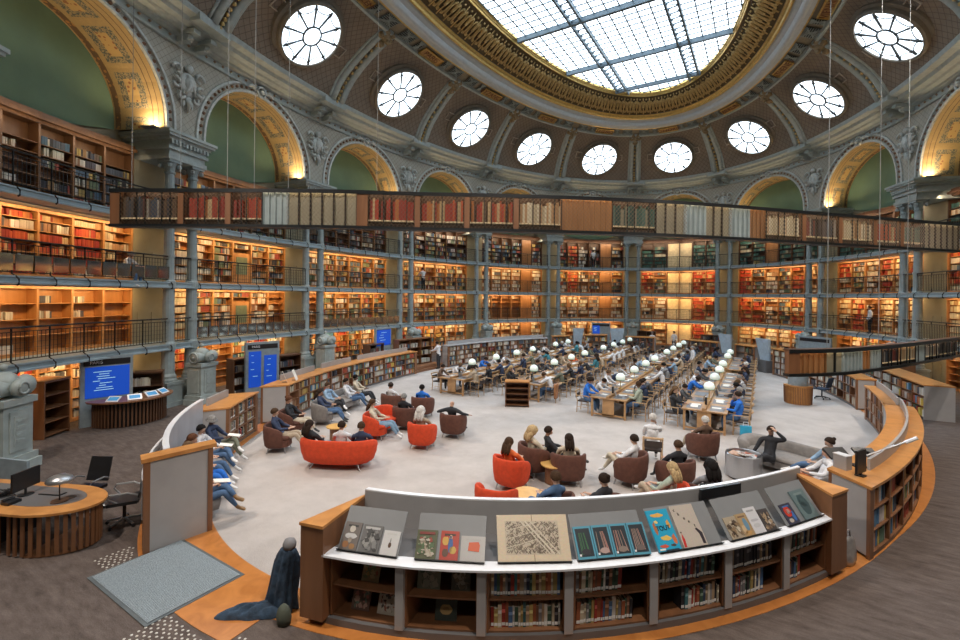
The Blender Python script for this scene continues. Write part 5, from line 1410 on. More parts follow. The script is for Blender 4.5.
# ================================================================== TABLES, LAMPS, CHAIRS
INLAY = simple('grey_leather_inlay', (.20,.20,.21), .45, 0, .1, 5.)
def make_table(x, y0, y1, label, pads=True):
    L = y1-y0; o = empty('reading_table', (x, (y0+y1)/2, 0)); h = L/2; w = .70
    mb = MB(); mb.box(-w,w,-h,h,.71,.75); mb.build('table_top', W_TABLE, o)
    mb = MB(); mb.box(-.055,.055,-h,h,.75,.83); mb.build('spine', W_TABLE, o)
    n = int(L/1.15); st = L/n
    for s in (-1,1):
        for j in range(n): yy = -h+st*(j+.5); mb = MB(); mb.box(min(s*.14,s*.60),max(s*.14,s*.60),yy-.42,yy+.42,.750,.7535); mb.build('leather_inlay', INLAY, o)
    nl = 3 if L < 8 else 5
    for j in range(nl):
        yy = -h+.08+(L-.16)*j/(nl-1)
        for s in (-1,1): mb = MB(); mb.box(s*.62-.035,s*.62+.035,yy-.035,yy+.035,0,.71); mb.build('leg', W_TABLE, o)
        mb = MB(); mb.box(-.22,.22,yy-.02,yy+.02,.06,.71); mb.build('end_board', W_TABLE, o)
        mb = MB(); mb.box(-.62,.62,yy-.02,yy+.02,.08,.13); mb.build('stretcher', W_TABLE, o)
    mb = MB(); 
    for s in (-1,1): mb.box(s*.62-.02,s*.62+.02,-h+.08,h-.08,.60,.71)
    mb.build('apron', W_TABLE, o)
    return tag(o, label, 'table', 'long oak reading tables')
TX = [(-5.3,'outer left'),(-1.95,'inner left'),(1.95,'inner right'),(5.22,'outer right')]
SEGS = {}
for xi, (x, nm) in enumerate(TX):
    for sg, (a, b) in enumerate(((-4.3,5.4),(6.6,15.6))):
        if xi in (0,3) and sg: b = 12.8
        if xi == 1 and sg == 0: a = -3.4
        make_table(x, a, b, '%s long double-sided oak reading table, %s half' % (nm, ('nearer','farther')[sg])); SEGS[(xi,sg)] = (a, b)
# lamps
def make_lamp():
    o = empty('table_lamp', (0,0,0)); mb = MB(); mb.lathe([(.09,0),(.09,.02),(.02,.04),(.014,.06),(.014,.36),(.03,.37),(.03,.40)], 10); mb.build('stand', GOLD, o)
    mb = MB(); mb.lathe([(.15,.36),(.185,.42),(.19,.48),(.16,.56),(.10,.61),(.03,.64),(0,.64)], 16); mb.build('glass_shade', LAMPG, o, True)
    mb = MB(); mb.lathe([(.175,.345),(.19,.37)], 14); mb.build('shade_rim', simple('green_rim',(.30,.42,.30)), o)
    return o
lamp0 = make_lamp(); first = True
def post_socket(x, y):
    o = empty('power_post', (x,y,.83)); mb = MB(); mb.box(-.035,.035,-.035,.035,0,.26); mb.build('post_body', BLACK, o); mb = MB(); mb.box(-.04,.04,-.04,.04,.26,.275); mb.build('post_cap', STEEL, o); return o
for xi, (x, nm) in enumerate(TX):
    n = 0
    for y in (-2.5,-.1,2.3,4.5,8.2,10.6,13.0,15.2):
        sg = 0 if y < 6 else 1
        if not SEGS[(xi,sg)][0] < y < SEGS[(xi,sg)][1]: continue
        n += 1
        if first: l = lamp0; l.location = (x,y,.83); first = False
        else: l = dup(lamp0, (x,y,.83))
        tag(l, 'opal glass table lamp on the %s reading table, %s from the near end' % (nm, ORD[n]), 'lamp', 'opal lamps along the reading tables')
    o = post_socket(x, SEGS[(xi,0)][0]+.7); tag(o, 'short black power post at the near end of the %s reading table' % nm, 'power post', 'black posts on the reading tables')
def make_chair():
    o = empty('reading_chair')
    for s in (-1,1):
        mb = MB(); mb.tube([(s*.24,.22,0),(s*.23,.22,.66)], .017, 6); mb.build('leg', W_CHAIR, o)
        mb = MB(); mb.tube([(s*.24,-.24,0),(s*.23,-.22,.45),(s*.24,-.30,.84)], .018, 6); mb.build('leg', W_CHAIR, o)
        mb = MB(); mb.tube([(s*.24,.24,.66),(s*.25,.0,.67),(s*.24,-.27,.66)], .018, 6); mb.build('armrest', W_CHAIR, o)
        mb = MB(); mb.tube([(s*.235,.22,.22),(s*.235,-.23,.22)], .011, 5); mb.build('stretcher', W_CHAIR, o)
    mb = MB(); mb.box(-.22,.22,-.21,.22,.42,.47); mb.build('seat', simple('dark_seat',(.06,.045,.04),.7), o)
    mb = MB(); mb.tube([(-.24,-.30,.80),(-.12,-.335,.81),(.12,-.335,.81),(.24,-.30,.80)], .032, 6); mb.build('backrest', W_CHAIR, o)
    mb = MB(); mb.box(-.22,.22,-.30,-.275,.56,.72); mb.build('back_pad', bpy.data.materials['dark_seat'], o)
    return o
chair0 = make_chair(); chair_used = False
def place_chair(x, y, rz, label, grp='chairs along the reading tables'):
    global chair_used
    if not chair_used: c = chair0; c.location = (x,y,0); c.rotation_euler = (0,0,rz); chair_used = True
    else: c = dup(chair0, (x,y,0), rz)
    return tag(c, label, 'chair', grp)

# ================================================================== PEOPLE
SKIN = {k: simple('skin_'+k, c, .55, 0, .05, 5.) for k, c in {'light':(.52,.32,.23),'tan':(.40,.23,.15),'dark':(.13,.07,.045)}.items()}
HAIRC = {'dark brown':(.045,.028,.020),'black':(.018,.015,.014),'brown':(.10,.055,.03),'light brown':(.20,.12,.065),'blond':(.50,.36,.19),'white':(.62,.60,.57),'grey':(.28,.27,.26),'red-brown':(.17,.07,.035)}
HAIRM = {k: simple('hair_'+k.replace(' ','_').replace('-','_'), tuple(q*(.62 if k not in ('white','blond','grey') else .9) for q in c), .75, 0, .3, 30., bump=.5, spec=.15) for k, c in HAIRC.items()}
CLO = {'white':(.66,.67,.70),'black':(.022,.024,.030),'navy':(.030,.045,.095),'dark grey':(.07,.075,.085),'grey':(.24,.25,.27),'light blue':(.24,.36,.50),'bright blue':(.02,.16,.62),'denim':(.065,.13,.25),'light denim':(.20,.32,.45),'cream':(.56,.49,.38),'beige':(.42,.34,.25),'olive':(.14,.15,.11),'orange':(.66,.13,.03),'red':(.45,.05,.04),'pale green':(.38,.44,.36),'brown':(.13,.08,.055),'rust':(.42,.13,.05),'teal':(.05,.22,.28)}
CLM = {}
def cloth(n):
    if n not in CLM: CLM[n] = simple('cloth_'+n.replace(' ','_'), CLO[n], .85, 0, .16, 14., bump=.25, bscale=10)
    return CLM[n]
SHOEM = {'white':simple('shoe_white',(.68,.68,.68),.5),'black':simple('shoe_black',(.03,.03,.03),.5),'tan':simple('shoe_tan',(.30,.17,.07),.5)}
def body_mesh(J, arms, legs, sleeves='long', shorts=False, name='person'):
    """one skinned body. J: pelvis, waist, chest, neck, head centre, look dir; arms/legs: joint lists"""
    vs = []; es = []; rad = []; reg = []
    def v(p, r, rg): vs.append(Vector(p)); rad.append(r if isinstance(r, tuple) else (r,r)); reg.append(rg); return len(vs)-1
    def chain(a, items):
        for p, r, rg in items:
            b = v(p, r, rg); es.append((a,b)); a = b
        return a
    P = [Vector(q) for q in J['spine']]      # pelvis, waist, chest, neckbase
    H = Vector(J['head'])-(Vector(J['head'])-P[3]).normalized()*.022; D = Vector(J['look']).normalized()
    pel = v(P[0], (.175,.14), 'legs')
    a = chain(pel, [(P[1],(.155,.125),'top'), (P[1].lerp(P[2],.5),(.162,.128),'top'), (P[2],(.178,.135),'top'), (P[2].lerp(P[3],.65),(.15,.11),'top')]); chest = a
    up = (H-P[3]).normalized()
    nk = chain(a, [(P[3],.068,'skin'), (P[3].lerp(H,.45),.058,'skin')])
    chain(nk, [(H-up*.055+D*.015,(.080,.088),'skin'), (H+up*.02,(.090,.100),'skin'), (H+up*.085-D*.005,(.078,.086),'skin')])
    k = v(H-up*.012+D*.112, .018, 'skin'); es.append((len(vs)-3, k))       # nose
    for arm in arms:
        S, E, W_, Hn = [Vector(q) for q in arm]
        ch = 'top'; fa = 'top' if sleeves == 'long' else 'skin'
        a = chain(chest, [(S,(.080,.080),'top'), (S.lerp(E,.5),.064,'top'), (E,.053,fa), (E.lerp(W_,.5),.045,fa), (E.lerp(W_,.86),.034,fa), (W_,.024,'skin')])
        pd = (Hn-W_).normalized(); sd = pd.cross(Vector((0,0,1))); 
        if sd.length < .2: sd = pd.cross(Vector((1,0,0)))
        sd.normalize(); dn = Vector((0,0,-1))
        palm = chain(a, [(W_+pd*.045,(.030,.020),'skin'), (W_+pd*.075,(.034,.018),'skin')])
        for f in range(4):
            o = (f-1.5)*.019; l = (.062,.078,.074,.055)[f]
            chain(palm, [(W_+pd*.092+sd*o,.0095,'skin'), (W_+pd*(.092+l*.5)+sd*o*1.15+dn*.008,.0088,'skin'), (W_+pd*(.092+l*.85)+sd*o*1.15+dn*.028,.0075,'skin')])
        inner = 1 if (Vector((0,0,0))-W_).dot(sd) > 0 else -1
        chain(a, [(W_+pd*.035+sd*inner*.032,.011,'skin'), (W_+pd*.070+sd*inner*.048+dn*.012,.009,'skin')])
    for leg in legs:
        Hp, K, An, T = [Vector(q) for q in leg]
        lo = 'skin' if shorts else 'legs'
        chain(pel, [(Hp,(.110,.110),'legs'), (Hp.lerp(K,.5),(.095,.095),'legs'), (K,(.072,.072),lo if shorts else 'legs'), (K.lerp(An,.35),.066,lo), (K.lerp(An,.75),.048,lo), (An+(K-An).normalized()*.05,.038,lo), (An,(.042,.042),'shoe'), (An.lerp(T,.5)+Vector((0,0,-.0)),(.046,.036),'shoe'), (T,(.042,.028),'shoe')])
    me = bpy.data.meshes.new('sk'); me.from_pydata(vs, es, []); o = bpy.data.objects.new('sk', me); COL.objects.link(o)
    sk = o.modifiers.new('s','SKIN'); sk.use_smooth_shade = True; sk.branch_smoothing = .6
    if not me.skin_vertices: me.attributes.new  # layer is made with the modifier below
    bpy.context.view_layer.objects.active = o
    if not me.skin_vertices:
        bm_ = __import__('bmesh').new(); bm_.from_mesh(me); bm_.verts.layers.skin.verify(); bm_.to_mesh(me); bm_.free()
    for i, r in enumerate(rad): me.skin_vertices[0].data[i].radius = r
    me.skin_vertices[0].data[0].use_root = True
    ss = o.modifiers.new('ss','SUBSURF'); ss.levels = 1
    dg = bpy.context.evaluated_depsgraph_get(); nm = bpy.data.meshes.new_from_object(o.evaluated_get(dg)); nm.name = name
    bpy.data.objects.remove(o)
    # clothing regions by nearest bone
    slot = {'skin':0,'top':1,'legs':2,'shoe':3}; segs = [(vs[a], vs[b], reg[b], max(.01,rad[b][0])) for a, b in es]
    nm.materials.clear()
    for m in (SKIN['light'], cloth('navy'), cloth('denim'), SHOEM['black']): nm.materials.append(m)
    for p in nm.polygons:
        c = p.center; best = 1e9; rg = 'top'
        for (a, b, g, r) in segs:
            ab = b-a; t = max(0,min(1,(c-a).dot(ab)/max(1e-9,ab.length_squared))); d = (c-(a+ab*t)).length-r*.6
            if d < best: best, rg = d, g
        p.material_index = slot[rg]; p.use_smooth = True
    return nm, H, D, up
def hair_mesh(H, D, up, kind):
    x = D.cross(up).normalized(); D2 = up.cross(x).normalized(); mb = MB(); q = random.Random(kind)
    B_ = Matrix(((x.x,D2.x,up.x,H.x),(x.y,D2.y,up.y,H.y),(x.z,D2.z,up.z,H.z),(0,0,0,1)))
    n, h = 16, 10; vs = []; fs = []
    big = {'short':1.,'long':1.06,'curly':1.35,'bun':1.,'cap':1.04,'afro':1.2}[kind]
    R0 = (.104*big,.114*big,.114*big)
    for j in range(h+1):
        t = (math.pi*.62)*j/h
        for i in range(n):
            p = 2*math.pi*i/n; fr = math.sin(p)      # +1 = face side
            tt = t*(1 if fr < .1 else 1-.50*(fr-.1)) * (1.12 if fr < -.3 else 1)
            w = 1+(.05*q.uniform(-1,1) if kind in ('curly','afro') else .015*q.uniform(-1,1))
            vs.append((R0[0]*w*math.sin(tt)*math.cos(p), R0[1]*w*math.sin(tt)*math.sin(p)-.012, .025+R0[2]*w*math.cos(tt)))
    for j in range(h):
        for i in range(n): l = (i+1)%n; fs.append((j*n+i,(j+1)*n+i,(j+1)*n+l,j*n+l))
    fs.append(tuple(h*n+i for i in range(n)))
    mb.add(vs, fs, 0, None, B_)
    if kind in ('long','curly'):
        pts = [(0,-.055,.0),(0,-.085,-.08),(0,-.10,-.17),(0,-.11,-.27)]
        for dx in (-.055,0,.055): mb.tube([(dx*(1+.1*k)*big,p[1],p[2]) for k, p in enumerate(pts)], [.05*big,.052*big,.047*big,.02], 8, M=B_)
    if kind == 'bun': mb.ball((0,-.12,.07), .045, 8, M=B_)
    if kind == 'cap': mb.lathe([(.0,.13),(.07,.12),(.105,.07),(.11,.02),(.15,.012),(.15,.004),(.105,.0)], 16, M=B_)
    return mb
EYEM = simple('eye_dark', (.02,.02,.02), .2)
POSES = {}
def pose(nm, J, arms, legs, **kw):
    me, H, D, up = body_mesh(J, arms, legs, **kw)
    x = D.cross(up).normalized(); mb = MB()
    for s in (-1,1): mb.ball(H+x*s*.030+D*.090+up*.018, .0095, 6)
    ey = bpy.data.meshes.new('eye'); 
    e = mb.build('eye', EYEM); ey = e.data; bpy.data.objects.remove(e)
    mb = MB(); mb.tube([H-x*.022+D*.094-up*.050, H+D*.103-up*.052, H+x*.022+D*.094-up*.050], .005, 5); e = mb.build('mouth', simple('lip',(.34,.12,.09)) if 'lip' not in bpy.data.materials else bpy.data.materials['lip']); mo = e.data; bpy.data.objects.remove(e)
    mb = MB()
    for s in (-1,1): mb.ball(H+x*s*.090-D*.0, (.014,.018,.028), 6)
    POSES[nm] = dict(me=me, H=H, D=D, up=up, eye=ey, mouth=mo, hair={})
def sym(S, E, W_, Hn): return [tuple([-1*p[0],p[1],p[2]]) for p in (S,E,W_,Hn)]
def mir(L): return [(-p[0],p[1],p[2]) for p in L]
# seated at a table, reading (facing +y)
legs_sit = [(.09,.04,.52),(.13,.45,.50),(.13,.44,.10),(.14,.60,.045)]
armT = [(.185,.10,1.00),(.25,.28,.82),(.15,.48,.79),(.10,.56,.79)]
pose('read', dict(spine=[(0,0,.55),(0,.0,.74),(0,.05,.94),(0,.12,1.09)], head=(0,.20,1.23), look=(0,1,-.6)), [armT, mir(armT)], [legs_sit, mir(legs_sit)])
armL = [(.19,.20,.94),(.27,.40,.79),(.13,.58,.78),(.06,.66,.78)]
pose('hunch', dict(spine=[(0,-.02,.55),(0,.04,.72),(0,.15,.89),(0,.26,1.00)], head=(0,.37,1.10), look=(0,1,-1.2)), [armL, mir(armL)], [legs_sit, mir(legs_sit)])
armU = [(.185,.0,1.03),(.22,.10,.78),(.13,.36,.79),(.09,.45,.79)]
armC = [(.185,.0,1.03),(.22,.24,.86),(.09,.20,1.10),(.06,.17,1.18)]
pose('upright', dict(spine=[(0,0,.55),(0,-.02,.75),(0,-.03,.96),(0,.0,1.12)], head=(.01,.04,1.28), look=(.35,1,-.25)), [armC, mir(armU)], [legs_sit, mir(legs_sit)])
# reclining in an armchair
legR = [(.09,.05,.40),(.13,.44,.50),(.12,.66,.14),(.13,.80,.07)]
armB = [(.185,-.17,.88),(.26,.0,.68),(.10,.24,.66),(.05,.32,.68)]
pose('recline', dict(spine=[(0,-.02,.44),(0,-.11,.62),(0,-.19,.82),(0,-.22,.98)], head=(0,-.18,1.13), look=(0,1,-.45)), [armB, mir(armB)], [legR, mir(legR)])
legX1 = [(.09,.05,.40),(.10,.46,.52),(.06,.70,.16),(.07,.85,.09)]; legX2 = [(-.09,.05,.42),(-.02,.46,.62),(.20,.70,.40),(.26,.84,.36)]
pose('crossed', dict(spine=[(0,-.02,.44),(0,-.11,.62),(0,-.18,.82),(0,-.20,.98)], head=(.02,-.16,1.13), look=(.2,1,-.5)), [armB, mir(armB)], [legX1, legX2])
armW = [(.20,-.20,.90),(.40,-.30,.84),(.56,-.10,.76),(.58,.0,.74)]
pose('armswide', dict(spine=[(0,-.02,.44),(0,-.11,.62),(0,-.19,.82),(0,-.22,.98)], head=(0,-.20,1.13), look=(0,1,-.2)), [armW, mir(armW)], [legR, mir(legR)])
armH = [(-.19,-.17,.90),(-.36,-.05,.98),(-.14,.0,1.18),(-.08,-.04,1.22)]
armD = [(.19,-.17,.90),(.28,-.02,.66),(.36,.10,.48),(.40,.18,.46)]
pose('handhead', dict(spine=[(0,-.02,.44),(0,-.11,.62),(0,-.19,.82),(0,-.22,.98)], head=(.0,-.18,1.13), look=(-.1,1,-.15)), [armD, armH], [legX1, legX2])
legS = [(.09,0,.90),(.10,.02,.49),(.10,-.02,.09),(.12,.13,.035)]
armS = [(.19,0,1.40),(.23,-.02,1.13),(.22,.10,.90),(.21,.15,.83)]
pose('stand', dict(spine=[(0,0,.94),(0,.0,1.12),(0,.0,1.32),(0,.0,1.46)], head=(0,.03,1.62), look=(0,1,-.1)), [armS, mir(armS)], [legS, mir(legS)])
armR = [(.19,.02,1.40),(.24,.22,1.18),(.20,.46,1.12),(.18,.55,1.12)]
pose('reach', dict(spine=[(0,0,.94),(0,.02,1.12),(0,.05,1.32),(0,.09,1.46)], head=(0,.14,1.61), look=(0,1,-.5)), [armR, mir(armR)], [legS, mir(legS)])
npeople = [0]
def person(ps, x, y, rz, hair, hk, top, legs_, skin, shoe, label, grp=None, z=0., sc=1.):
    p = POSES[ps]; o = bpy.data.objects.new('person', p['me']); COL.objects.link(o); npeople[0] += 1
    o.location = (x,y,z); o.rotation_euler = (0,0,rz); o.scale = (sc,)*3
    for i, m in enumerate((SKIN[skin], cloth(top), cloth(legs_), SHOEM[shoe])):
        o.material_slots[i].link = 'OBJECT'; o.material_slots[i].material = m
    for k in ('eye','mouth'):
        c = bpy.data.objects.new(k+'s' if k == 'eye' else k, p[k]); COL.objects.link(c); c.parent = o
    if hair != 'bald':
        if (hk) not in p['hair']:
            e = hair_mesh(p['H'], p['D'], p['up'], hk).build('hair', HAIRM['black'], None, True); p['hair'][hk] = e.data; bpy.data.objects.remove(e)
        c = bpy.data.objects.new('hair', p['hair'][hk]); COL.objects.link(c); c.parent = o
        c.material_slots[0].link = 'OBJECT'; c.material_slots[0].material = HAIRM[hair] if hk != 'cap' else HAIRM['grey']
    return tag(o, label, 'person', grp)
# ------------- readers along the tables
FIXED = {  # (table, side, seat) -> (pose, hair, kind, top, legs)
 (3,1,0):('upright','dark brown','short','bright blue','denim'), (3,1,1):('upright','grey','short','grey','black'), (3,1,2):('read','black','short','black','black'), (3,1,3):('read','light brown','short','navy','black'),(3,1,4):('read','grey','short','white','denim'),(3,1,6):('upright','dark brown','long','navy','denim'),
 (3,-1,0):('upright','light brown','long','black','black'), (3,-1,1):('read','dark brown','short','dark grey','denim'), (3,-1,3):('hunch','dark brown','short','bright blue','denim'),(3,-1,4):('read','grey','short','white','black'),(3,-1,5):('hunch','black','short','dark grey','black'),
 (2,1,0):('upright','brown','short','pale green','denim'),(2,1,1):('read','dark brown','short','navy','black'),(2,1,2):('hunch','dark brown','short','dark grey','black'),(2,1,4):('read','light brown','short','white','denim'),(2,1,5):('read','black','short','grey','black'),(2,1,7):('read','dark brown','short','light blue','denim'),
 (2,-1,0):('read','dark brown','afro','bright blue','denim'),(2,-1,1):('hunch','dark brown','short','white','beige'),(2,-1,2):('read','light brown','short','white','denim'),
 (1,1,0):('hunch','brown','short','white','denim'),(1,1,1):('read','grey','short','olive','denim'),(1,-1,2):('read','dark brown','short','dark grey','black'),
 (0,-1,0):('read','dark brown','short','brown','black'),(0,-1,1):('hunch','light brown','short','white','denim'),(0,1,0):('read','dark brown','short','beige','black'),(0,1,1):('upright','brown','short','black','black'),(0,1,2):('read','black','short','navy','black'),(0,1,3):('hunch','dark brown','short','navy','denim'),(0,-1,3):('hunch','dark brown','short','bright blue','denim'),
 (1,-1,6):('read','brown','short','orange','denim'),
}
tops = ['navy','black','white','grey','dark grey','light blue','white','navy','beige','olive','teal','black','white','brown','dark grey']
hairs = ['dark brown','black','brown','dark brown','light brown','grey','black','dark brown','blond','white']
tn = ['outer left','inner left','inner right','outer right']
items = []
for xi in range(4):
    seats = []
    for sg in (0,1):
        a, b = SEGS[(xi,sg)]; n = int((b-a)/1.12)
        seats += [a+.55+(b-a-1.1)*j/(n-1) for j in range(n)]
    for sd in (-1,1):
        for j, y in enumerate(seats):
            if xi == 1 and sd == 1 and False: continue
            x = TX[xi][0]+sd*1.02; rz = R(90)*sd      # +y local faces -x for rz=+90
            key = (xi,sd,j); q = rnd.random(); here = key in FIXED or q < (.95 if xi in (0,1) else .85)
            sdn = 'left' if sd < 0 else 'right'
            if xi == 3 and sd == -1 and j == 2: here = False
            place_chair(x+sd*.06, y, rz, 'wooden chair on %s side of the %s table, %s from near end' % (sdn, tn[xi], ORD[j+1]))
            if not here: continue
            if key in FIXED: ps, hr, hk, tp, lg = FIXED[key]
            else: ps = rnd.choice(['read','read','hunch','upright']); hr = rnd.choice(hairs); hk = rnd.choice(['short','short','short','long','bun']); tp = rnd.choice(tops); lg = rnd.choice(['denim','black','black','beige'])
            sk = rnd.choice(['light','light','tan','light','dark'])
            person(ps, x, y+rnd.uniform(-.06,.06), rz+rnd.uniform(-.12,.12), hr, hk, tp, lg, sk, rnd.choice(['white','black']),
                   '%s-topped reader, %s hair, %s side of %s table, %s from near end' % (tp, hr, sdn, tn[xi], ORD[j+1]), 'readers at the long tables', sc=rnd.uniform(.95,1.05))
            items.append((TX[xi][0]+sd*.36, y, sd, xi, j))
# papers, books and laptops
def laptop():
    o = empty('laptop'); mb = MB(); mb.box(-.16,.16,-.11,.11,0,.014); mb.build('laptop_base', GREY_D, o)
    mb = MB(); mb.box(-.16,.16,0,.012,0,.21,TR(0,.11,.012,0,R(-18))); mb.build('laptop_lid', STEEL, o); return o
lap0 = laptop(); lu = False
def open_book():
    o = empty('open_book'); mb = MB(); mb.add([(-.19,-.12,.006),(0,-.12,.022),(.19,-.12,.006),(.19,.12,.006),(0,.12,.022),(-.19,.12,.006),(-.19,-.12,0),(.19,-.12,0),(.19,.12,0),(-.19,.12,0)], [(0,1,4,5),(1,2,3,4),(6,9,8,7),(0,6,7,2,1),(5,4,3,8,9),(2,7,8,3),(0,5,9,6)])
    mb.build('pages', PAPER, o); mb = MB(); mb.box(-.20,.20,-.125,.125,-.004,0); mb.build('cover', W_DARK, o); return o
bk0 = open_book(); bu = False
for (x, y, sd, xi, j) in items:
    z = .7575; sdn = 'left' if sd < 0 else 'right'; q = rnd.random(); tail = '%s side of the %s table, %s place' % (sdn, tn[xi], ORD[j+1])
    if q < .40:
        l = lap0 if not lu else dup(lap0); lu = True
        l.location = (x-sd*.06,y,z); l.rotation_euler = (0,0,sd*R(90)+rnd.uniform(-.2,.2)); tag(l, 'open grey laptop on the '+tail, 'laptop', 'laptops on the reading tables')
    elif q < .75:
        l = bk0 if not bu else dup(bk0); bu = True
        l.location = (x,y,z+.004); l.rotation_euler = (0,0,sd*R(90)+rnd.uniform(-.3,.3)); tag(l, 'open book with white pages on the '+tail, 'book', 'open books on the reading tables')
    if q > .3:
        mb = MB(); a = rnd.uniform(-.4,.4); mb.box(-.105,.105,-.148,.148,0,.004); o = mb.build('paper_sheet', PAPER); o.location = (x-sd*.02,y+(.36 if q < .75 else .1),z); o.rotation_euler = (0,0,sd*R(90)+a); tag(o, 'white paper sheet on the '+tail, 'paper', 'papers on the reading tables')
# small slanted dark bookcase at the head of the second table, coat on a chair
case((-1.80,-4.45), R(28), .95,.48,1.02,4,'small low shelf unit with dark shelves at the near end of the inner left table', None, W_MID)
mb = MB()
tag(lumpy('coat', [(.22,.20,.05,0,0),(.40,.23,.06,0,0),(.62,.24,.06,0,0),(.82,.25,.07,0,0),(.86,.22,.06,0,0)], 26, simple('tan_coat_leather', (.34,.15,.06), .5, 0, .3, 8., bump=.4), TR(-.60,-3.15,0,R(92)), 11, .07, 'tan brown coat hung over the back of the nearest chair at the inner left table', 'coat'), group=None)

# ================================================================== ARMCHAIRS AND THEIR SITTERS
ARM = {'orange':simple('orange_wool', (.60,.060,.016), .85, 0, .12, 12., bump=.2),'brown':simple('brown_wool', (.115,.046,.031), .85, 0, .15, 12., bump=.2),'grey':simple('grey_wool_armchair', (.22,.205,.195), .85, 0, .12, 12., bump=.2)}
def tub(wid, dep, col, hb=.80, two=False):
    """round-backed tub seat; opening towards +y"""
    o = empty('armchair' if not two else 'sofa')
    mb = MB(); n = 26; vs = []; fs = []; a0, a1 = R(155), R(385)
    def ringpt(t, r, z, k):  # superellipse footprint
        c, s = math.cos(t), math.sin(t)
        return (wid/2*r*math.copysign(abs(c)**.72,c), dep/2*r*math.copysign(abs(s)**.8,s), z)
    prof = [(.78,.16),(.90,.22),(.97,.42),(1.0,.64),(.985,hb-.03),(.93,hb),(.86,hb-.015),(.80,hb-.06),(.76,.45),(.76,.16)]
    for i in range(n+1):
        t = a0+(a1-a0)*i/n; e = min(i, n-i)/n*2; drop = .16*(1-min(1,e*2.0))**2
        for (r, z) in prof:
            zz = z if z < .3 else z-drop*(z-.3)/.44
            vs.append(ringpt(t, r, zz, i))
    w = len(prof)
    for i in range(n):
        for j in range(w): l = (j+1)%w; fs.append((i*w+j,(i+1)*w+j,(i+1)*w+l,i*w+l))
    fs.append(tuple(range(w))); fs.append(tuple(n*w+j for j in range(w-1,-1,-1)))
    mb.add(vs, fs); mb.build('back_shell', ARM[col], o, True)
    mb = MB(); pts = [ringpt(2*math.pi*i/24, .82, 0, 0)[:2] for i in range(24)]; mb.prism(pts, .17, .36)
    mb.build('seat_base', ARM[col], o)
    mb = MB(); pr_ = [(.70,.36),(.80,.38),(.82,.42),(.78,.46),(.4,.475),(.0,.48)]; vs = []; fs = []
    for (r, z) in pr_:
        for i in range(24): p = ringpt(2*math.pi*i/24, r, z, 0); vs.append((p[0],p[1]+.03,z))
    for j in range(len(pr_)-1):
        for i in range(24): l = (i+1)%24; fs.append((j*24+i,j*24+l,(j+1)*24+l,(j+1)*24+i))
    mb.add(vs, fs); mb.build('seat_cushion', ARM[col], o, True)
    for sx in (-1,1):
        for sy in (-1,1): mb = MB(); mb.tube([(sx*wid*.28,sy*dep*.26,.17),(sx*wid*.33,sy*dep*.31,0)], [.022,.013], 8); mb.build('leg', STEEL, o)
    return o
TUB = {}
def armchair(col, x, y, deg, label):
    k = col
    if k not in TUB: TUB[k] = o = tub(.86,.82,col); o.location = (x,y,0); o.rotation_euler = (0,0,R(deg))
    else: o = dup(TUB[k], (x,y,0), R(deg))
    return tag(o, label, 'armchair', 'tub armchairs')
def sit(col, x, y, deg, clab, P=None):
    armchair(col, x, y, deg, clab)
    if P: ps, hr, hk, tp, lg, sk, sh, lab = P; f = (-math.sin(R(deg)), math.cos(R(deg))); person(ps, x+f[0]*.06, y+f[1]*.06, R(deg), hr, hk, tp, lg, sk, sh, lab, z=.0)
# heading: local +y turned by deg counter-clockwise from world +y; the camera looks along about 32 deg
sit('brown', -5.05,-13.25,-50, 'brown tub armchair farthest left on the floor, beside the orange sofa', ('recline','brown','short','navy','beige','light','white','person with brown hair in navy in the armchair left of the orange sofa'))
sit('brown', -6.10,-12.05,-62, 'brown tub armchair half hidden behind the leftmost armchair', ('recline','red-brown','bun','black','cream','light','black','person in black seen from behind next to the long left bookcase'))
sit('grey', -6.25,-10.70,-48, 'grey tub armchair seen from behind near the left bookcase', ('recline','dark brown','long','navy','denim','tan','black','dark haired person in navy in the grey armchair'))
o = tub(2.5,.95,'grey',.72,True); o.location = (-7.25,-8.9,0); o.rotation_euler = (0,0,R(-72)); tag(o, 'long grey sofa against the left bookcase', 'sofa')
person('crossed', -6.95,-9.75, R(-75), 'brown','short','light blue','black','light','white','person in a pale blue shirt reading on the long grey sofa')
person('crossed', -7.05,-8.75, R(-60), 'dark brown','short','white','denim','tan','black','person in a white shirt and jeans lounging on the long grey sofa')
person('recline', -7.35,-7.95, R(-60), 'black','short','cream','black','dark','white','person in cream at the far end of the long grey sofa')
o = tub(2.05,.95,'orange',.80,True); o.location = (-2.66,-13.12,0); o.rotation_euler = (0,0,R(28)); tag(o, 'wide orange two-seat sofa seen from behind on the left of the floor', 'sofa')
person('recline', -3.28,-13.42, R(8), 'dark brown','long','black','denim','light','white','dark haired person in black leaning at the left end of the orange sofa')
person('recline', -2.58,-13.02, R(28), 'dark brown','short','white','denim','light','white','person in a white shirt in the middle of the orange sofa')
person('recline', -2.12,-12.80, R(35), 'brown','short','navy','black','light','black','person in navy with an arm along the right end of the orange sofa')
sit('orange', -3.55,-10.85,-60, 'orange tub armchair seen from its side, behind the orange sofa', ('recline','brown','long','cream','light denim','light','white','person in cream and pale jeans stretching white shoes out of the orange armchair'))
sit('orange', -3.85,-10.15,-100, 'orange tub armchair mostly hidden behind the side-on orange one')
sit('brown', -3.45,-9.55, 10, 'large brown armchair just behind the side-on orange armchair', ('recline','grey','short','black','black','light','black','grey haired person in black with a paper, brown armchair behind the orange one'))
sit('brown', -5.15,-8.35, 5, 'brown armchair at the back of the left lounge group, white shirted sitter', ('recline','dark brown','short','white','black','tan','black','person in white seen from behind at the back of the left lounge group'))
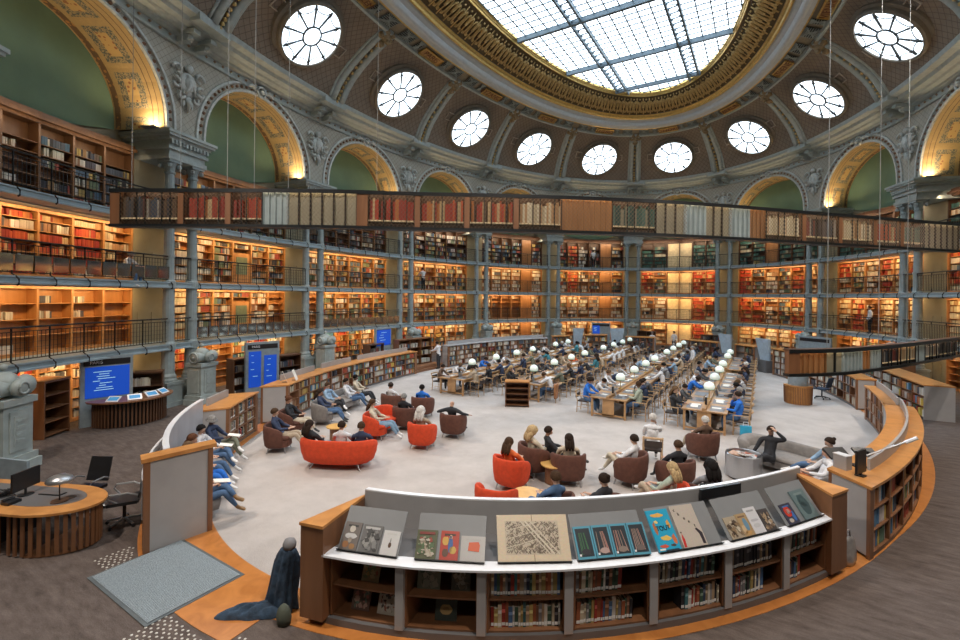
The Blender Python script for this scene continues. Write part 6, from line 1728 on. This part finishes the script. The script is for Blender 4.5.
sit('brown', -3.95,-8.0, 20, 'brown armchair farthest back, blue-clad sitter facing the camera', ('recline','black','short','bright blue','black','dark','black','person in a bright blue top in the brown armchair farthest back'))
POS = (-1.75,-10.6)
sit('orange', -1.75,-10.75, 15, 'orange armchair standing alone at the front of the middle floor', ('recline','white','curly','beige','black','light','white','white haired person in beige in the lone orange armchair'))
sit('brown', -1.60,-9.35, 12, 'brown armchair behind the lone orange armchair', ('armswide','bald','short','black','black','light','black','bald person in black with both arms spread over the armchair'))
sit('orange', 1.85,-11.85, -5, 'largest orange armchair in the centre, seen from behind', ('recline','brown','long','orange','black','light','black','person in an orange sweater in the central orange armchair'))
sit('brown', 1.95,-10.75, -28, 'brown armchair directly behind the central orange armchair', ('crossed','blond','curly','cream','black','light','black','person with big blond curls behind the central orange armchair'))
person('crossed', 2.35,-10.45, R(-50), 'dark brown','short','black','black','tan','black','person in black beside the blond person, legs towards the round table')
sit('brown', 2.86,-10.80, 28, 'brown armchair in the centre facing away, long haired sitter', ('recline','dark brown','long','cream','black','light','black','person with long dark hair in the central brown armchair'))
sit('orange', 2.35,-13.45, 10, 'orange armchair cut off by the display counter edge')
sit('brown', 3.45,-13.25, 60, 'brown armchair low behind the display counter', ('recline','brown','short','denim','denim','light','black','person in dark blue, back of head seen just above the display counter'))
sit('brown', 4.25,-12.85, 65, 'brown armchair just behind the display counter, by the hair-bun sitter', ('recline','dark brown','bun','black','orange','light','white','person with a dark hair bun just above the display counter'))
sit('brown', 4.15,-10.05, 75, 'brown armchair turned to the left in the right lounge group', ('crossed','dark brown','short','white','cream','light','white','person in white with white shoes reclining to the left'))
place_chair(4.35,-8.35, R(15), 'wooden chair with a black back in front of the right lounge group', 'loose chairs')
person('upright', 4.35,-8.35, R(15), 'white','short','white','black','light','white','white haired person in white on the loose wooden chair')
sit('brown', 5.15,-9.85, 40, 'brown armchair in the middle of the right lounge group', ('recline','brown','short','black','black','light','black','person in a black top in the middle brown armchair of the right group'))
sit('orange', 5.25,-11.55, 70, 'orange armchair in the right lounge group with a blond sitter', ('crossed','blond','long','pale green','beige','light','white','long haired blond person in pale patterned clothes in the orange armchair'))
sit('brown', 5.95,-10.95, 30, 'wide brown armchair closest to the display counter on the right', ('recline','black','curly','grey','black','light','black','person with long black curls in the wide brown armchair'))
sit('brown', 5.45,-7.05, 42, 'brown armchair in front of the rightmost reading table', ('recline','white','short','brown','beige','light','black','white haired person in a brown jacket before the rightmost table'))
# curved grey sofa on the right
o = tub(3.0,1.0,'grey',.74,True); o.location = (7.65,-7.15,0); o.rotation_euler = (0,0,R(150)); tag(o, 'curved grey sofa facing the camera on the right', 'sofa')
person('handhead', 7.05,-7.45, R(165), 'dark brown','short','black','black','light','black','person in a black suit on the grey sofa, one hand to the head')
person('crossed', 8.15,-7.75, R(120), 'dark brown','bun','light blue','denim','light','white','person in a blue patterned shirt writing at the right end of the grey sofa')
sit('grey', 8.05,-8.65, 105, 'small grey armchair beside the right-hand bookcase', ('crossed','light brown','bun','white','rust','light','white','person in a rust skirt in the grey armchair by the bookcase'))
sit('brown', 6.85,-11.35, 60, 'brown armchair hidden behind the right end of the display counter', ('recline','brown','short','red','rust','light','white','child in red, head just above the right end of the display counter'))
# row on the left bench
for j, (dg, g, ps, hr, hk, tp, lg, sh, lab) in enumerate(((-121.5,.692,'crossed','grey','cap','navy','olive','white','person in a grey cap and navy jacket, farthest on the left bench'),(-117.5,.692,'crossed','black','short','white','denim','white','black haired person in a white shirt on the left bench'),(-113.6,.692,'recline','red-brown','long','red','denim','white','person in red with red-brown hair on the left bench'),(-110.6,.692,'recline','light brown','long','rust','bright blue','white','light haired person in rust red and blue trousers on the left bench'),(-104.6,.690,'crossed','brown','short','orange','denim','tan','person with tan shoes and a white paper, nearest on the left bench'))):
    x, y = GP(g, dg)[:2]; n = Vector((-x/A**2,-y/B**2,0)).normalized()
    person(ps, x, y, math.atan2(-n.x, n.y)+R(-14), hr, hk, tp, lg, 'light' if j != 0 else 'dark', sh, lab, None, .02)
    if j in (0,1,4):
        mb = MB(); mb.box(-.15,.15,-.105,.105,0,.012); o = mb.build('magazine', PAPER); f = Vector((n.x,n.y,0)); o.location = (x+n.x*.40,y+n.y*.40,.70); o.rotation_euler = (0,R(10),math.atan2(n.y,n.x)); tag(o, 'white open magazine held by the %s person on the left bench' % ('farthest','black haired','nearest')[(0,1,4).index(j)], 'magazine')
# standing people
person('reach', -10.25,1.35, R(95), 'dark brown','short','white','black','light','black','person in white shirt and black trousers standing at the left steps')
person('reach', *RP(2.25,.35,0)[:2], R(0)+AK(2.25)-R(90), 'dark brown','short','white','black','light','black','person in white shirt at the shelves on the middle gallery', None, 5.0)
person('reach', *RP(4.53,.30,0)[:2], AK(4.53)-R(90), 'black','short','white','black','light','black','small figure in white and black on the top gallery', None, 7.5)
person('stand', *RP(7.55,.40,0)[:2], AK(7.55)+R(60), 'dark brown','short','white','black','tan','black','person in white shirt on the lowest gallery at the right', None, 2.5)
person('stand', .40,21.0, R(170), 'dark brown','short','white','black','light','black','standing person in white before the glowing far doorway')
person('stand', -1.0,18.9, R(190), 'grey','short','white','black','light','black','standing person in white left of the far doorway')
person('stand', 3.35,8.5, R(110), 'grey','short','white','beige','light','black','standing person in white between the two right-hand tables')
person('read', *RP(-.25,.45,0)[:2], AK(-.25)+R(90), 'grey','short','white','denim','light','white','person in white low behind the railing on the middle gallery at the left', None, 4.75)
# round side tables and the magazine drum
YW = wood('yellow_oak', (.60,.34,.10), (.72,.44,.15), .35, 3., (1,1,1))
for (x, y, lb) in ((2.55,-11.0,'round yellow wood side table beside the central armchairs'),(2.75,-12.85,'round yellow wood side table just behind the display counter'),(4.75,-12.75,'round yellow wood side table partly hidden by the display counter'),(-4.35,-11.75,'round wood side table behind the orange sofa')):
    o = empty('side_table', (x,y,0)); mb = MB(); mb.lathe([(.30,.44),(.31,.46),(.31,.475),(0,.475)], 26); mb.build('table_top', YW, o)
    mb = MB(); mb.lathe([(.20,.02),(.20,.44)], 20); mb.build('drum_base', W_MID, o)
    tag(o, lb, 'table', 'round side tables')
o = empty('magazine_bin', (6.5,-7.95,0)); mb = MB(); mb.lathe([(.39,.03),(.42,.05),(.42,.60),(.41,.61),(.395,.60),(.395,.49),(0,.49)], 36); mb.build('metal_drum', STEEL, o); mb = MB(); mb.lathe([(.37,0),(.37,.03)], 30); mb.build('base_ring', BLACK, o); tag(o, 'round brushed metal bin filled with magazines', 'magazine bin')
for j in range(9):
    mb = MB(); c = rnd.choice([(.62,.60,.58),(.60,.20,.12),(.62,.60,.58),(.55,.35,.25),(.7,.68,.66)]); nm = 'pale' if c[1] > .5 else 'reddish'
    a = 2*math.pi*j/9; mb.box(-.10,.10,-.14,.14,0,.012,c=c); mb.box(-.09,.09,.04,.12,.012,.013,c=tuple(q*.5 for q in c)); o = mb.build('magazine', PRINT); o.location = (6.5+.19*math.cos(a),-7.95+.19*math.sin(a),.52+.012*j); o.rotation_euler = (R(14)*math.sin(a),-R(14)*math.cos(a),a+.6)
    tag(o, '%s magazine in the round metal bin, %s from the bottom' % (nm, ORD[j+1]), 'magazine', 'magazines in the metal bin')
o = empty('shopping_bag', (6.45,-4.15,0), R(20)); mb = MB(); mb.box(-.16,.16,-.06,.06,0,.40); mb.build('bag_body', simple('cyan_plastic',(.03,.38,.62),.5), o); mb = MB(); mb.tube([(-.08,0,.40),(-.07,0,.52),(.07,0,.52),(.08,0,.40)], .01, 6); mb.build('handle', WHITE_M, o); tag(o, 'bright blue carrier bag by the rightmost reading table', 'bag')
print('people', npeople[0])
EXPO = 0.53
# ================================================================== REMAINING BOOKS, CAMERA, WORLD
ob = BOOKS.build('books', BOOKM); tag(ob, 'long rows of old bound books filling the oak wall shelves on every gallery', 'books', None, 'stuff')
cam = bpy.data.cameras.new('camera'); co = bpy.data.objects.new('camera', cam); COL.objects.link(co)
cam.sensor_width = 36; cam.lens = 455.253/960*36; cam.shift_y = -(320-296.611)/960
cam.clip_start = .2; cam.clip_end = 200
yaw, roll = -.555, .011
# camera looks along (sin yaw, cos yaw, 0)
f = Vector((math.sin(yaw), math.cos(yaw), 0)); r = Vector((math.cos(yaw), -math.sin(yaw), 0)); u = Vector((0,0,1))
r2 = r*math.cos(roll)+u*math.sin(roll)*1; u2 = u*math.cos(roll)-r*math.sin(roll)
# picture rolled clockwise by 'roll': right side lower
M = Matrix(((r2.x,u2.x,-f.x,6.87),(r2.y,u2.y,-f.y,-21.459),(r2.z,u2.z,-f.z,4.545),(0,0,0,1)))
co.matrix_world = M
scene.camera = co
w = bpy.data.worlds.new('world'); scene.world = w; w.use_nodes = True
w.node_tree.nodes['Background'].inputs[0].default_value = (.80,.90,1.,1); w.node_tree.nodes['Background'].inputs[1].default_value = .15
vs = scene.view_settings; vs.view_transform = 'Standard'; vs.look = 'None'; vs.gamma = 1; vs.exposure = EXPO; vs.use_curve_mapping = False
c = scene.cycles
c.use_denoising = True; c.max_bounces = 5; c.diffuse_bounces = 4; c.glossy_bounces = 2; c.transmission_bounces = 3; c.transparent_max_bounces = 4
c.sample_clamp_indirect = 4.; c.use_adaptive_sampling = True; c.adaptive_threshold = .02; c.caustics_reflective = False; c.caustics_refractive = False
